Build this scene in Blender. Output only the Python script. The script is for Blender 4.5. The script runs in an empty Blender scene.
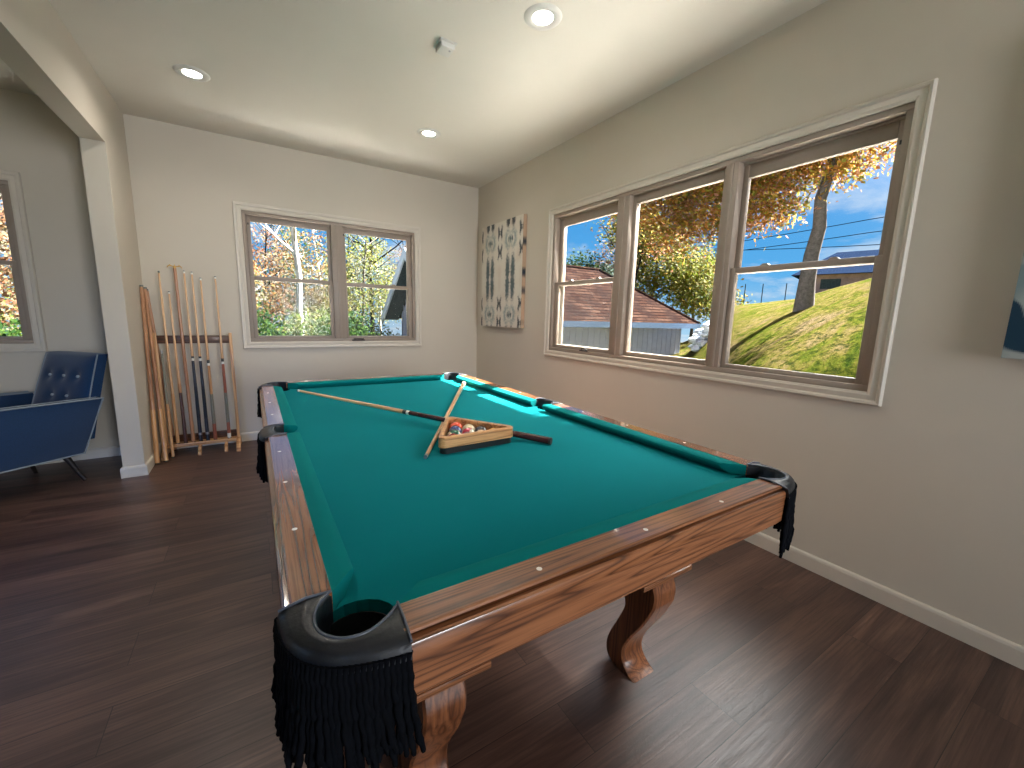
import bpy, bmesh, math, random
from mathutils import Vector, Matrix
random.seed(7)
PI = math.pi
S = bpy.context.scene
C = S.collection

# ------------------------------------------------------------------ materials
def mat(name):
    m = bpy.data.materials.new(name); m.use_nodes = True
    nt = m.node_tree; b = nt.nodes['Principled BSDF']
    return m, nt, b
def lin(c):
    def f(v):
        v /= 255.0
        return v / 12.92 if v <= .04045 else ((v + .055) / 1.055) ** 2.4
    return (f(c[0]), f(c[1]), f(c[2]), 1)
def N(nt, t, **k):
    n = nt.nodes.new(t)
    for a, v in k.items(): setattr(n, a, v)
    return n
def L(nt, a, b): nt.links.new(a, b)
def ramp(nt, fac, stops):
    r = N(nt, 'ShaderNodeValToRGB'); e = r.color_ramp.elements
    while len(e) < len(stops): e.new(.5)
    for i, (p, c) in enumerate(stops): e[i].position = p; e[i].color = c
    L(nt, fac, r.inputs[0]); return r.outputs[0]
def coords(nt, scale=(1, 1, 1), rot=(0, 0, 0), kind='Object'):
    tc = N(nt, 'ShaderNodeTexCoord'); mp = N(nt, 'ShaderNodeMapping')
    mp.inputs['Scale'].default_value = scale; mp.inputs['Rotation'].default_value = rot
    L(nt, tc.outputs[kind], mp.inputs[0]); return mp.outputs[0]
def noise(nt, vec, scale, detail=4, rough=.55, dist=0):
    n = N(nt, 'ShaderNodeTexNoise'); n.inputs['Scale'].default_value = scale
    n.inputs['Detail'].default_value = detail; n.inputs['Roughness'].default_value = rough
    n.inputs['Distortion'].default_value = dist
    L(nt, vec, n.inputs['Vector']); return n.outputs['Fac']
def bump(nt, b, h, strength=.2, dist=.01):
    n = N(nt, 'ShaderNodeBump'); n.inputs['Strength'].default_value = strength
    n.inputs['Distance'].default_value = dist
    L(nt, h, n.inputs['Height']); L(nt, n.outputs[0], b.inputs['Normal'])
def mixc(nt, fac, a, b, mode='MIX'):
    n = N(nt, 'ShaderNodeMix'); n.data_type = 'RGBA'; n.blend_type = mode
    for i, v in ((0, fac), (6, a), (7, b)):
        if hasattr(v, 'is_linked') or hasattr(v, 'links'): L(nt, v, n.inputs[i])
        else: n.inputs[i].default_value = v
    return n.outputs[2]
def simple(name, rgb, rough=.5, var=.06, nscale=20, metal=0, spec=.5, bumps=0, coat=0):
    m, nt, b = mat(name)
    c = lin(rgb)
    f = noise(nt, coords(nt), nscale)
    lo = tuple(v * (1 - var) for v in c[:3]) + (1,); hi = tuple(min(1, v * (1 + var)) for v in c[:3]) + (1,)
    L(nt, ramp(nt, f, [(.3, lo), (.7, hi)]), b.inputs['Base Color'])
    b.inputs['Roughness'].default_value = rough; b.inputs['Metallic'].default_value = metal
    b.inputs['Specular IOR Level'].default_value = spec; b.inputs['Coat Weight'].default_value = coat
    if bumps: bump(nt, b, f, bumps, .004)
    return m
def wood(name, cols, axis='x', scale=1.0, rough=.3, coat=0.0, ring=14, contrast=1.0, bmp=.1):
    m, nt, b = mat(name)
    st = {'x': (.28, 6, 6), 'y': (6, .28, 6), 'z': (6, 6, .28)}[axis]
    v = coords(nt, tuple(s * scale for s in st))
    n1 = noise(nt, v, 1.6, 2, .4, .25)
    w = N(nt, 'ShaderNodeMath', operation='MULTIPLY'); L(nt, n1, w.inputs[0]); w.inputs[1].default_value = ring * 1.5
    fr = N(nt, 'ShaderNodeMath', operation='PINGPONG'); L(nt, w.outputs[0], fr.inputs[0]); fr.inputs[1].default_value = 1
    st2 = {'x': (4, 160, 160), 'y': (160, 4, 160), 'z': (160, 160, 4)}[axis]
    n2 = noise(nt, coords(nt, tuple(s * scale for s in st2)), 1, 3, .6)
    c1 = ramp(nt, fr.outputs[0], [(0.0, cols[0]), (.16, tuple(.45 * cols[0][q] + .55 * cols[1][q] for q in range(3)) + (1,)), (.34, cols[1]), (1, cols[2])])
    c2 = mixc(nt, ramp(nt, n2, [(.36, (.6 * contrast,) * 3 + (1,)), (.52, (0, 0, 0, 1))]), c1, cols[0])
    L(nt, c2, b.inputs['Base Color'])
    b.inputs['Roughness'].default_value = rough; b.inputs['Coat Weight'].default_value = coat
    b.inputs['Coat Roughness'].default_value = .08
    bump(nt, b, n2, bmp, .002)
    return m

M = {}
def wallmat(name, rgb):
    m, nt, b = mat(name)
    n = noise(nt, coords(nt), 2.2, 3)
    c = lin(rgb)
    L(nt, ramp(nt, n, [(.3, tuple(v * .97 for v in c[:3]) + (1,)), (.7, c)]), b.inputs['Base Color'])
    b.inputs['Roughness'].default_value = .75; b.inputs['Specular IOR Level'].default_value = .25
    bump(nt, b, noise(nt, coords(nt), 260, 3), .12, .002)
    return m
M['wall'] = wallmat('wall_paint', (202, 194, 180))
M['ceiling'] = wallmat('ceiling_paint', (218, 213, 202))
M['trim'] = simple('trim_paint', (204, 196, 183), .42, .02)
M['vinyl'] = simple('window_vinyl', (150, 136, 123), .45, .03)
M['black_plastic'] = simple('black_plastic', (24, 24, 26), .35, .1)
M['brown_plastic'] = simple('brown_plastic', (52, 38, 32), .4, .1)
M['white_plastic'] = simple('white_plastic', (208, 206, 200), .4, .02)
M['brass'] = simple('brass', (212, 170, 92), .28, .03, metal=1)
M['steel'] = simple('steel', (170, 170, 172), .3, .03, metal=1)
M['leather'] = simple('pocket_leather', (17, 20, 27), .40, .25, 60, bumps=.3, coat=.12)
M['leather_edge'] = simple('pocket_piping', (70, 76, 88), .4, .1)
M['fringe'] = simple('fringe_yarn', (7, 9, 14), .95, .35, 90, spec=.08)
M['sight'] = simple('pearl_sight', (232, 228, 220), .25, .02)
M['pocket_dark'] = simple('pocket_inside', (10, 11, 14), .7, .2)

def floor_mat():
    m, nt, b = mat('floor_planks')
    v = coords(nt)
    br = N(nt, 'ShaderNodeTexBrick'); L(nt, v, br.inputs['Vector'])
    br.inputs['Scale'].default_value = 1; br.inputs['Brick Width'].default_value = 1.22
    br.inputs['Row Height'].default_value = .178; br.inputs['Mortar Size'].default_value = .0012
    br.inputs['Mortar Smooth'].default_value = .3; br.offset = .37; br.offset_frequency = 2
    br.inputs['Color1'].default_value = (0, 0, 0, 1); br.inputs['Color2'].default_value = (1, 1, 1, 1)
    br.inputs['Mortar'].default_value = (.5, .5, .5, 1); br.inputs['Bias'].default_value = 0
    sep = N(nt, 'ShaderNodeSeparateColor'); L(nt, br.outputs['Color'], sep.inputs[0])
    # offset the grain per plank
    cx = N(nt, 'ShaderNodeCombineXYZ'); mu = N(nt, 'ShaderNodeMath', operation='MULTIPLY')
    L(nt, sep.outputs[0], mu.inputs[0]); mu.inputs[1].default_value = 37.0
    L(nt, mu.outputs[0], cx.inputs[2]); L(nt, mu.outputs[0], cx.inputs[0])
    va = N(nt, 'ShaderNodeVectorMath', operation='ADD'); L(nt, v, va.inputs[0]); L(nt, cx.outputs[0], va.inputs[1])
    mp = N(nt, 'ShaderNodeMapping'); mp.inputs['Scale'].default_value = (.7, 6.5, 1); L(nt, va.outputs[0], mp.inputs[0])
    n1 = noise(nt, mp.outputs[0], 1.5, 5, .6, .9)
    mp2 = N(nt, 'ShaderNodeMapping'); mp2.inputs['Scale'].default_value = (3, 120, 1); L(nt, va.outputs[0], mp2.inputs[0])
    n2 = noise(nt, mp2.outputs[0], 1, 4, .65)
    c = ramp(nt, n1, [(.25, lin((56, 38, 34))), (.45, lin((84, 60, 52))), (.6, lin((108, 80, 68))), (.8, lin((78, 56, 48)))])
    c = mixc(nt, ramp(nt, n2, [(.35, (.55, .55, .55, 1)), (.6, (0, 0, 0, 1))]), c, lin((54, 40, 36)))
    tone = ramp(nt, sep.outputs[0], [(0, (.74, .72, .72, 1)), (.5, (.95, .95, .95, 1)), (1, (1.12, 1.1, 1.08, 1))])
    c = mixc(nt, 1.0, c, tone, 'MULTIPLY')
    c = mixc(nt, br.outputs['Fac'], c, lin((28, 18, 16)))
    L(nt, c, b.inputs['Base Color'])
    rr = ramp(nt, n2, [(.3, (.46, .46, .46, 1)), (.7, (.33, .33, .33, 1))]); L(nt, rr, b.inputs['Roughness'])
    b.inputs['Specular IOR Level'].default_value = .6
    bump(nt, b, n2, .22, .003)
    return m
M['floor'] = floor_mat()

OAK = [lin((72, 40, 22)), lin((132, 82, 50)), lin((146, 94, 60))]
M['apron_x'] = wood('oak_apron_along', OAK, 'x', 1.5, .42, .15, 26, .8)
M['apron_y'] = wood('oak_apron_across', OAK, 'y', 1.5, .42, .15, 26, .8)
M['oak_x'] = wood('oak_rail_along', OAK, 'x', 1.5, .3, .65, 26, .8)
M['oak_y'] = wood('oak_rail_across', OAK, 'y', 1.5, .27, .9, 26, .8)
M['oak_z'] = wood('oak_leg', [lin((74, 40, 22)), lin((118, 70, 42)), lin((140, 86, 52))], 'z', 1.2, .4, .08, 16)
M['pine_z'] = wood('rack_pine', [lin((150, 104, 64)), lin((198, 150, 104)), lin((214, 170, 122))], 'z', 1.5, .45, .1, 8, .5)
M['pine_x'] = wood('rack_pine_rail', [lin((150, 104, 64)), lin((190, 142, 98)), lin((206, 162, 116))], 'x', 1.5, .45, .1, 8, .5)
M['walnut_x'] = wood('rack_walnut', [lin((48, 28, 18)), lin((84, 52, 34)), lin((100, 64, 42))], 'x', 2, .5, .1, 10)
M['tri_wood'] = wood('triangle_wood', [lin((140, 92, 52)), lin((196, 142, 92)), lin((214, 162, 108))], 'x', 2, .35, .3, 8, .6)

def cloth_mat(name='billiard_cloth', bl=1.0, up=.0):
    m, nt, b = mat(name)
    n = noise(nt, coords(nt), 900, 2); n2 = noise(nt, coords(nt), 3, 3)
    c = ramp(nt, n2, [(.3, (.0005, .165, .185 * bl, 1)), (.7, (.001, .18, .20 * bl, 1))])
    c = mixc(nt, ramp(nt, n, [(.3, (.12, .12, .12, 1)), (.7, (0, 0, 0, 1))]), c, (0, .12, .14, 1))
    L(nt, c, b.inputs['Base Color']); b.inputs['Roughness'].default_value = .9
    b.inputs['Specular IOR Level'].default_value = .05
    b.inputs['Sheen Weight'].default_value = .04; b.inputs['Sheen Tint'].default_value = (.2, .8, .85, 1)
    bump(nt, b, n, .1, .001)
    return m
M['cloth'] = cloth_mat()
M['cushion'] = cloth_mat('cushion_cloth_lit', .88, .0)  # greener than the bed: sky-reflection difference put into the colour

def glass_mat(name, tint=(.93, .95, .95, 1), gloss=.06, haze=0):
    m, nt, b = mat(name); nt.nodes.remove(b); out = nt.nodes['Material Output']
    t = N(nt, 'ShaderNodeBsdfTransparent'); t.inputs[0].default_value = tint
    g = N(nt, 'ShaderNodeBsdfGlossy'); g.inputs['Roughness'].default_value = .02
    lw = N(nt, 'ShaderNodeLayerWeight'); lw.inputs[0].default_value = .12
    mu = N(nt, 'ShaderNodeMath', operation='MULTIPLY'); L(nt, lw.outputs['Fresnel'], mu.inputs[0]); mu.inputs[1].default_value = gloss * 8
    mx = N(nt, 'ShaderNodeMixShader'); L(nt, mu.outputs[0], mx.inputs[0]); L(nt, t.outputs[0], mx.inputs[1]); L(nt, g.outputs[0], mx.inputs[2])
    o = mx.outputs[0]
    if haze:
        d = N(nt, 'ShaderNodeBsdfDiffuse'); d.inputs[0].default_value = (.55, .55, .55, 1)
        m2 = N(nt, 'ShaderNodeMixShader'); m2.inputs[0].default_value = haze; L(nt, o, m2.inputs[1]); L(nt, d.outputs[0], m2.inputs[2]); o = m2.outputs[0]
    L(nt, o, out.inputs[0]); return m
M['glass'] = glass_mat('window_glass')
M['screen'] = glass_mat('insect_screen', (.93, .93, .93, 1), 0, .03)
def emit_mat(name, rgb, s):
    m, nt, b = mat(name)
    b.inputs['Base Color'].default_value = rgb; b.inputs['Emission Color'].default_value = rgb
    b.inputs['Emission Strength'].default_value = s; return m
M['bulb'] = emit_mat('lamp_lens', (1, .95, .88, 1), 9)

def vcol_mat(name, rough=.7, sat=1, trans=0, spec=.3):
    m, nt, b = mat(name)
    a = N(nt, 'ShaderNodeVertexColor'); a.layer_name = 'col'
    L(nt, a.outputs[0], b.inputs['Base Color']); b.inputs['Roughness'].default_value = rough
    b.inputs['Specular IOR Level'].default_value = spec
    if trans:
        out = nt.nodes['Material Output']
        t = N(nt, 'ShaderNodeBsdfTranslucent'); L(nt, a.outputs[0], t.inputs[0])
        mx = N(nt, 'ShaderNodeMixShader'); mx.inputs[0].default_value = trans
        L(nt, b.outputs[0], mx.inputs[1]); L(nt, t.outputs[0], mx.inputs[2]); L(nt, mx.outputs[0], out.inputs[0])
    return m
M['leaf'] = vcol_mat('leaves', .7, trans=.55, spec=.05)
M['art'] = vcol_mat('canvas_print', .8)

# ------------------------------------------------------------------ mesh builder
class MB:
    def __init__(s): s.v = []; s.f = []; s.mi = []; s.cur = 0
    def add(s, vs, fs):
        o = len(s.v); s.v += [Vector(p) for p in vs]
        for f in fs: s.f.append([i + o for i in f]); s.mi.append(s.cur)
        return s
    def box(s, a, b):
        x0, y0, z0 = a; x1, y1, z1 = b
        if x0 > x1: x0, x1 = x1, x0
        if y0 > y1: y0, y1 = y1, y0
        if z0 > z1: z0, z1 = z1, z0
        return s.add([(x0, y0, z0), (x1, y0, z0), (x1, y1, z0), (x0, y1, z0), (x0, y0, z1), (x1, y0, z1), (x1, y1, z1), (x0, y1, z1)],
                     [(0, 3, 2, 1), (4, 5, 6, 7), (0, 1, 5, 4), (1, 2, 6, 5), (2, 3, 7, 6), (3, 0, 4, 7)])
    def loft(s, rings, closed=True, cap=True):      # rings: list of equal-length point lists
        n = len(rings[0]); vs = [p for r in rings for p in r]; fs = []
        for i in range(len(rings) - 1):
            for j in range(n if closed else n - 1):
                k = (j + 1) % n
                fs.append((i * n + j, i * n + k, (i + 1) * n + k, (i + 1) * n + j))
        if cap and closed:
            fs.append(tuple(reversed(range(n)))); fs.append(tuple((len(rings) - 1) * n + j for j in range(n)))
        return s.add(vs, fs)
    def prism(s, poly, d):                          # poly: 3D points, d: extrude vector
        d = Vector(d); return s.loft([[Vector(p) for p in poly], [Vector(p) + d for p in poly]])
    def tube(s, pts, rad, n=10, cap=True):
        pts = [Vector(p) for p in pts]; rings = []
        if not hasattr(rad, '__len__'): rad = [rad] * len(pts)
        up = None
        for i, p in enumerate(pts):
            t = (pts[min(i + 1, len(pts) - 1)] - pts[max(i - 1, 0)]).normalized()
            if up is None:
                up = t.orthogonal().normalized()
            else:
                up = (up - t * up.dot(t)); up = up.normalized() if up.length > 1e-6 else t.orthogonal().normalized()
            w = t.cross(up)
            rings.append([p + (up * math.cos(2 * PI * k / n) + w * math.sin(2 * PI * k / n)) * rad[i] for k in range(n)])
        return s.loft(rings, True, cap)
    def lathe(s, prof, c=(0, 0, 0), n=24, cap=True):   # prof: (r,z)
        c = Vector(c)
        return s.loft([[c + Vector((max(r, 1e-5) * math.cos(2 * PI * k / n), max(r, 1e-5) * math.sin(2 * PI * k / n), z)) for k in range(n)] for r, z in prof], True, cap)
    def build(s, name, m, parent=None, loc=None, smooth=None, bevel=0, cols=None, rot=None):
        me = bpy.data.meshes.new(name)
        org = Vector(loc) if loc else (Vector(parent['_o']) if parent is not None and '_o' in parent else Vector((0, 0, 0)))
        me.from_pydata([p - org for p in s.v] if rot is None else s.v, [], s.f)
        ms = m if isinstance(m, (list, tuple)) else [m]
        for q in ms: me.materials.append(q)
        if len(ms) > 1: me.polygons.foreach_set('material_index', s.mi)
        bm = bmesh.new(); bm.from_mesh(me)
        bmesh.ops.recalc_face_normals(bm, faces=bm.faces)
        if bevel:
            es = [e for e in bm.edges if len(e.link_faces) == 2 and e.calc_face_angle(0) > .5]
            bmesh.ops.bevel(bm, geom=es, offset=bevel, segments=2, affect='EDGES', profile=.5, clamp_overlap=True)
        bm.to_mesh(me); bm.free()
        if smooth is not None or bevel:
            me.polygons.foreach_set('use_smooth', [True] * len(me.polygons))
            me.set_sharp_from_angle(angle=smooth if smooth else .6)
        o = bpy.data.objects.new(name, me); C.objects.link(o)
        if parent is not None:
            o.parent = parent
            if loc: o.location = org - Vector(parent['_o'] if '_o' in parent else (0, 0, 0))
        elif loc: o.location = org
        if rot is not None: o.rotation_euler = rot
        if parent is None or loc: o['_o'] = list(org)
        else: o['_o'] = list(org)
        return o
def tag(o, label=None, cat=None, group=None, kind=None):
    if label: o['label'] = label
    if cat: o['category'] = cat
    if group: o['group'] = group
    if kind: o['kind'] = kind
    return o
def thing(name, loc, label=None, cat=None, group=None, kind=None):
    o = bpy.data.objects.new(name, None); C.objects.link(o); o.location = loc; o['_o'] = list(loc)
    o.empty_display_size = .1
    return tag(o, label, cat, group, kind)
def struct(name, mb, m, **k):
    return tag(mb.build(name, m, **k), kind='structure')
def color_faces(o, cols):
    me = o.data; a = me.color_attributes.new('col', 'FLOAT_COLOR', 'CORNER')
    buf = []
    for p in me.polygons:
        buf += list(cols[p.index]) * p.loop_total
    a.data.foreach_set('color', buf)
def spline(pts, n=6):
    P = [Vector(p) for p in pts]; out = []
    for i in range(len(P) - 1):
        a = P[max(i - 1, 0)]; b = P[i]; c = P[i + 1]; d = P[min(i + 2, len(P) - 1)]
        for k in range(n):
            t = k / n
            out.append(.5 * ((2 * b) + (c - a) * t + (2 * a - 5 * b + 4 * c - d) * t * t + (3 * b - a - 3 * c + d) * t ** 3))
    return out + [P[-1]]

# ------------------------------------------------------------------ room
XR, YB, XL, H = 2.365, 4.607, -.756, 2.74
TH = .16            # outer wall thickness
XW = -.88           # far face of the partition with the wide opening
YJ = 3.96           # opening jamb
ZH = 2.33           # opening head
XLL, YR = -3.9, -3.4

mb = MB().box((XLL - .3, YR - .3, -.2), (XR + TH, YB + TH, 0)); struct('floor', mb, M['floor'])
mb = MB().box((XLL - .3, YR - .3, H), (XR + TH, YB + TH, H + .2)); struct('ceiling', mb, M['ceiling'])

def wall_with_holes(name, mk, u0, u1, holes, m=None):
    """mk(u0,u1,z0,z1) -> two corners; holes (u0,u1,z0,z1) sorted along u"""
    mb = MB(); u = u0
    for (a, b, z0, z1) in holes:
        if a > u: mb.box(*mk(u, a, 0, H))
        if z0 > 0: mb.box(*mk(a, b, 0, z0))
        mb.box(*mk(a, b, z1, H)); u = b
    mb.box(*mk(u, u1, 0, H))
    return struct(name, mb, m or M['wall'])
# inner openings of the windows
WB = (-.024, 1.578, .955, 2.138)          # back wall window: x0,x1,z0,z1
WR = (.700, 3.118, .952, 2.166)           # right wall window: y0,y1,z0,z1
WL = (-3.05, -1.425, .955, 2.125)         # left room window in the same back wall
wall_with_holes('wall_back', lambda a, b, z0, z1: ((a, YB, z0), (b, YB + TH, z1)), XLL - .3, XR + TH, [WL, WB])
WREAR = (.7 - 3.6, .7 - 1.6)
wall_with_holes('wall_right', lambda a, b, z0, z1: ((XR, a, z0), (XR + TH, b, z1)), YR - .3, YB, [WR])
mb = MB()
mb.box((XW, YJ, 0), (XL, YB, H)); mb.box((XW, -1.1, ZH), (XL, YJ, H)); mb.box((XW, YR, 0), (XL, -1.1, H))
struct('wall_left', mb, M['wall'])
wall_with_holes('wall_front', lambda a, b, z0, z1: ((a, YR - .3, z0), (b, YR, z1)), XLL - .3, XR + TH, [(-3.4, -1.5, .1, 2.2), (-.2, 1.9, .5, 2.3)])
wall_with_holes('wall_lounge', lambda a, b, z0, z1: ((XLL - .3, a, z0), (XLL, b, z1)), YR, YB, [(.2, 2.2, .9, 2.13)])

# baseboards (profile with a small rounded top)
def baseboard(name, p0, p1, n, h=.082, t=.014):
    p0 = Vector((*p0, 0)); p1 = Vector((*p1, 0)); n = Vector((*n, 0))
    pr = [(0, 0), (t, 0), (t, h * .8), (t * .75, h * .93), (t * .35, h), (0, h)]
    mb = MB().prism([p0 + n * a + Vector((0, 0, z)) for a, z in pr], p1 - p0)
    return struct(name, mb, M['trim'])
baseboard('baseboard_back', (XL, YB), (XR, YB), (0, -1))
baseboard('baseboard_right', (XR, YB), (XR, YR), (-1, 0))
mb = MB(); t_, h_ = .014, .082
path = [(XL, YB), (XL, YJ), (XW, YJ), (XW, YB)]
def bb_ring(x, y, dx, dy):
    pr = [(0, 0), (t_, 0), (t_, h_ * .8), (t_ * .75, h_ * .93), (t_ * .35, h_), (0, h_)]
    return [Vector((x + dx * a, y + dy * a, z)) for a, z in pr]
mb.loft([bb_ring(XL, YB - .014, 1, 0), bb_ring(XL, YJ, 1, -1), bb_ring(XW, YJ, -1, -1), bb_ring(XW, YB - .014, -1, 0)])
struct('baseboard_left', mb, M['trim'])
baseboard('baseboard_lounge', (XLL, YB), (XW, YB), (0, -1))

# ------------------------------------------------------------------ windows
def window(name, U, hole, bays, casing=.062, tocasing=None):
    """U(u,d,z): wall coordinates -> world; d grows outward from the wall's inner face. bays: list of dicts"""
    u0, u1, z0, z1 = hole
    root = thing(name, U((u0 + u1) / 2, 0, z0), kind='structure')
    def bx(mb, a, b): mb.box(U(*a), U(*b)); return mb
    # casing: stepped picture frame, mitred
    mb = MB()
    prof = [(0, 0), (0, -.013), (.012, -.018), (.034, -.014), (.040, -.022), (casing - .006, -.024), (casing, -.016), (casing, 0)]
    rings = []
    for (cu, cz, su, sz) in ((u0, z0, -1, -1), (u1, z0, 1, -1), (u1, z1, 1, 1), (u0, z1, -1, 1), (u0, z0, -1, -1)):
        rings.append([Vector(U(cu + su * a, d, cz + sz * a)) for a, d in prof])
    mb.loft(rings, True, False); mb.build('casing', M['trim'], root, smooth=.5)
    # jamb liner (vinyl frame)
    mb = MB(); f = .028
    bx(mb, (u0, .0, z0), (u1, .11, z0 + f)); bx(mb, (u0, .0, z1 - f), (u1, .11, z1))
    bx(mb, (u0, .0, z0 + f), (u0 + f, .11, z1 - f)); bx(mb, (u1 - f, .0, z0 + f), (u1, .11, z1 - f))
    bx(mb, (u0 + f, .045, z1 - f - .012), (u1 - f, .11, z1 - f)); bx(mb, (u0 + f, .045, z0 + f), (u1 - f, .11, z0 + f + .012))
    for a, b in zip(bays[:-1], bays[1:]):
        m0, m1 = a['u1'], b['u0']; w = (m1 - m0)
        bx(mb, (m0 + .03, -.002, z0 + f - .001), (m1 - .03, .11, z1 - f + .001))
        bx(mb, (m0 + w * .5 - .012, -.008, z0 + f - .001), (m0 + w * .5 + .012, .05, z1 - f + .001))
    mb.build('frame', M['vinyl'], root, bevel=.0025)
    # outer cladding around the opening
    for bay in bays:
        a, b = bay['u0'], bay['u1']; zb, zt = bay['z0'], bay['z1']; s = .034
        lo = u0 + f if bay is bays[0] else a - .03
        hi = u1 - f if bay is bays[-1] else b + .03
        def sash(nm, d0, d1, a, b, c0, c1, zlo, zhi, lo=lo, hi=hi):
            mb = MB()
            bx(mb, (lo, d0, zlo), (a, d1, zhi)); bx(mb, (b, d0, zlo), (hi, d1, zhi))
            bx(mb, (a, d0, zlo), (b, d1, c0)); bx(mb, (a, d0, c1), (b, d1, zhi))
            o = mb.build(nm, M['vinyl'], root, bevel=.003)
            g = MB(); g.box(U(a - .004, (d0 + d1) / 2 - .002, c0 - .004), U(b + .004, (d0 + d1) / 2 + .002, c1 + .004))
            g.build('glass', M['glass'], o)
            return o
        if bay.get('mr'):
            mr0, mr1 = bay['mr']
            lo_s = sash('lower_sash', .022, .050, a, b, zb, mr0, z0 + f, mr1)
            up_s = sash('upper_sash', .055, .083, a, b, mr1 - .002, zt, mr0, z1 - f)
            for q in bay.get('locks', (.25, .75)):
                uu = a + (b - a) * q
                k = MB()
                rr = [[Vector(U(uu + w * .026 * s_, .022 + dd, mr1 + zz)) for w, zz in ((-1, 0), (-.45, .011), (.45, .011), (1, 0))] for s_, dd in ((1, .002), (1, .02))]
                k.loft(rr); k.build('sash_lock', M['vinyl'], lo_s)
            # tilt latch
            k = MB(); k.box(U(lo + .012, .051, zt - .03), U(lo + .022, .054, zt - .012)); k.build('tilt_latch', M['black_plastic'], up_s)
            if bay.get('screen'):
                k = MB(); k.box(U(a - .004, .088, zb - .004), U(b + .004, .0885, mr0 + .004)); k.build('insect_screen', M['screen'], root)
                k = MB()
                bx(k, (lo, .086, z0 + f), (a, .094, mr1)); bx(k, (b, .086, z0 + f), (hi, .094, mr1)); bx(k, (a, .086, z0 + f), (b, .094, zb)); bx(k, (a, .086, mr0), (b, .094, mr1))
                k.build('screen_frame', M['trim'], root)
        else:
            sash('fixed_sash', .035, .07, a, b, zb, zt, z0 + f, z1 - f)
    return root
UB = lambda u, d, z: (u, YB + d, z)
UR = lambda u, d, z: (XR + d, u, z)
w1 = window('window_1', UB, WB, [dict(u0=.04, u1=.69, z0=1.008, z1=2.056, mr=(1.53, 1.565), screen=True),
                                 dict(u0=.86, u1=1.505, z0=1.006, z1=2.056, mr=(1.522, 1.557), screen=True)], .064)
w2 = window('window_2', UR, WR, [dict(u0=.762, u1=1.398, z0=1.005, z1=2.055, mr=(1.53, 1.562)),
                                 dict(u0=1.535, u1=2.19, z0=1.012, z1=2.078),
                                 dict(u0=2.365, u1=3.04, z0=1.01, z1=2.06, mr=(1.54, 1.573), screen=True)], .056)
w3 = window('window_3', UB, WL, [dict(u0=-3.0, u1=-2.30, z0=1.008, z1=2.04, mr=(1.53, 1.565)),
                                 dict(u0=-2.14, u1=-1.49, z0=1.008, z1=2.04, mr=(1.53, 1.565))], .064)
# crank / lock hardware resting on the sills
k = MB(); k.box((.885, YB - .022, .958), (1.015, YB + .018, .972)); k.box((.90, YB - .024, .972), (.925, YB + .012, .984)); k.box((.975, YB - .024, .972), (1.0, YB + .012, .984))
k.tube([(.90, YB - .018, .980), (1.0, YB - .018, .980)], .006, 8)
tag(k.build('sash_handle', M['brown_plastic'], w1, bevel=.002), 'dark brown plastic handle at the bottom of the right sash')
k = MB(); k.tube(spline([(XR + .006, 2.60, .985), (XR - .004, 2.615, 1.0), (XR - .006, 2.645, 1.002), (XR + .006, 2.665, .985)], 5), .005, 8); k.box((XR - .004, 2.585, .978), (XR + .012, 2.68, .986))
k.build('sash_handle', M['black_plastic'], w2)

# plain patio doors / windows added at the unseen end to let in sky light
def plain_window(name, a, b, axis):
    root = thing(name, a, kind='structure'); mb = MB(); f = .05
    ax, ay, az = a; bx_, by, bz = b
    if axis == 'x':
        mb.box((ax, ay, az), (ax + f, by, bz)); mb.box((bx_ - f, ay, az), (bx_, by, bz)); mid = (ax + bx_) / 2; mb.box((mid - f / 2, ay, az), (mid + f / 2, by, bz))
        mb.box((ax + f, ay, az), (bx_ - f, by, az + f)); mb.box((ax + f, ay, bz - f), (bx_ - f, by, bz))
        g = MB().box((ax + f, (ay + by) / 2 - .002, az + f), (bx_ - f, (ay + by) / 2 + .002, bz - f))
    else:
        mb.box((ax, ay, az), (bx_, ay + f, bz)); mb.box((ax, by - f, az), (bx_, by, bz)); mid = (ay + by) / 2; mb.box((ax, mid - f / 2, az), (bx_, mid + f / 2, bz))
        mb.box((ax, ay + f, az), (bx_, by - f, az + f)); mb.box((ax, ay + f, bz - f), (bx_, by - f, bz))
        g = MB().box(((ax + bx_) / 2 - .002, ay + f, az + f), ((ax + bx_) / 2 + .002, by - f, bz - f))
    mb.build('frame', M['trim'], root); g.build('glass', M['glass'], root)
plain_window('added_window_4', (-.2, YR - .12, .5), (1.9, YR - .04, 2.3), 'x')
plain_window('added_window_5', (-3.4, YR - .12, .1), (-1.5, YR - .04, 2.2), 'x')
plain_window('added_window_6', (XLL - .12, .2, .9), (XLL - .04, 2.2, 2.13), 'y')

# ------------------------------------------------------------------ ceiling fittings
def downlight(x, y, label):
    t = thing('downlight', (x, y, H), label, 'ceiling light', 'recessed ceiling lights')
    MB().lathe([(.051, H - .0035), (.060, H - .010), (.088, H - .008), (.097, H - .0005)], (x, y, 0), 32, False).build('trim_ring', M['white_plastic'], t, smooth=.8)
    MB().lathe([(.0001, H - .0052), (.042, H - .0052), (.052, H - .004)], (x, y, 0), 32, False).build('lens', M['bulb'], t, smooth=.8)
    ld = bpy.data.lights.new('downlight_bulb', 'AREA'); ld.shape = 'DISK'; ld.size = .11; ld.energy = LAMP; ld.color = (1, .93, .84); ld.spread = 2.6
    lo = bpy.data.objects.new('bulb', ld); C.objects.link(lo); lo.parent = t; lo.location = (0, 0, -.013)
    return t
LAMP = 2.4
downlight(1.335, 1.917, 'round recessed ceiling light, the one nearest the camera')
downlight(-.228, 3.584, 'round recessed ceiling light nearest the lounge opening, at the left')
downlight(1.343, 3.527, 'round recessed ceiling light nearest the back wall window and corner')
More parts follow.
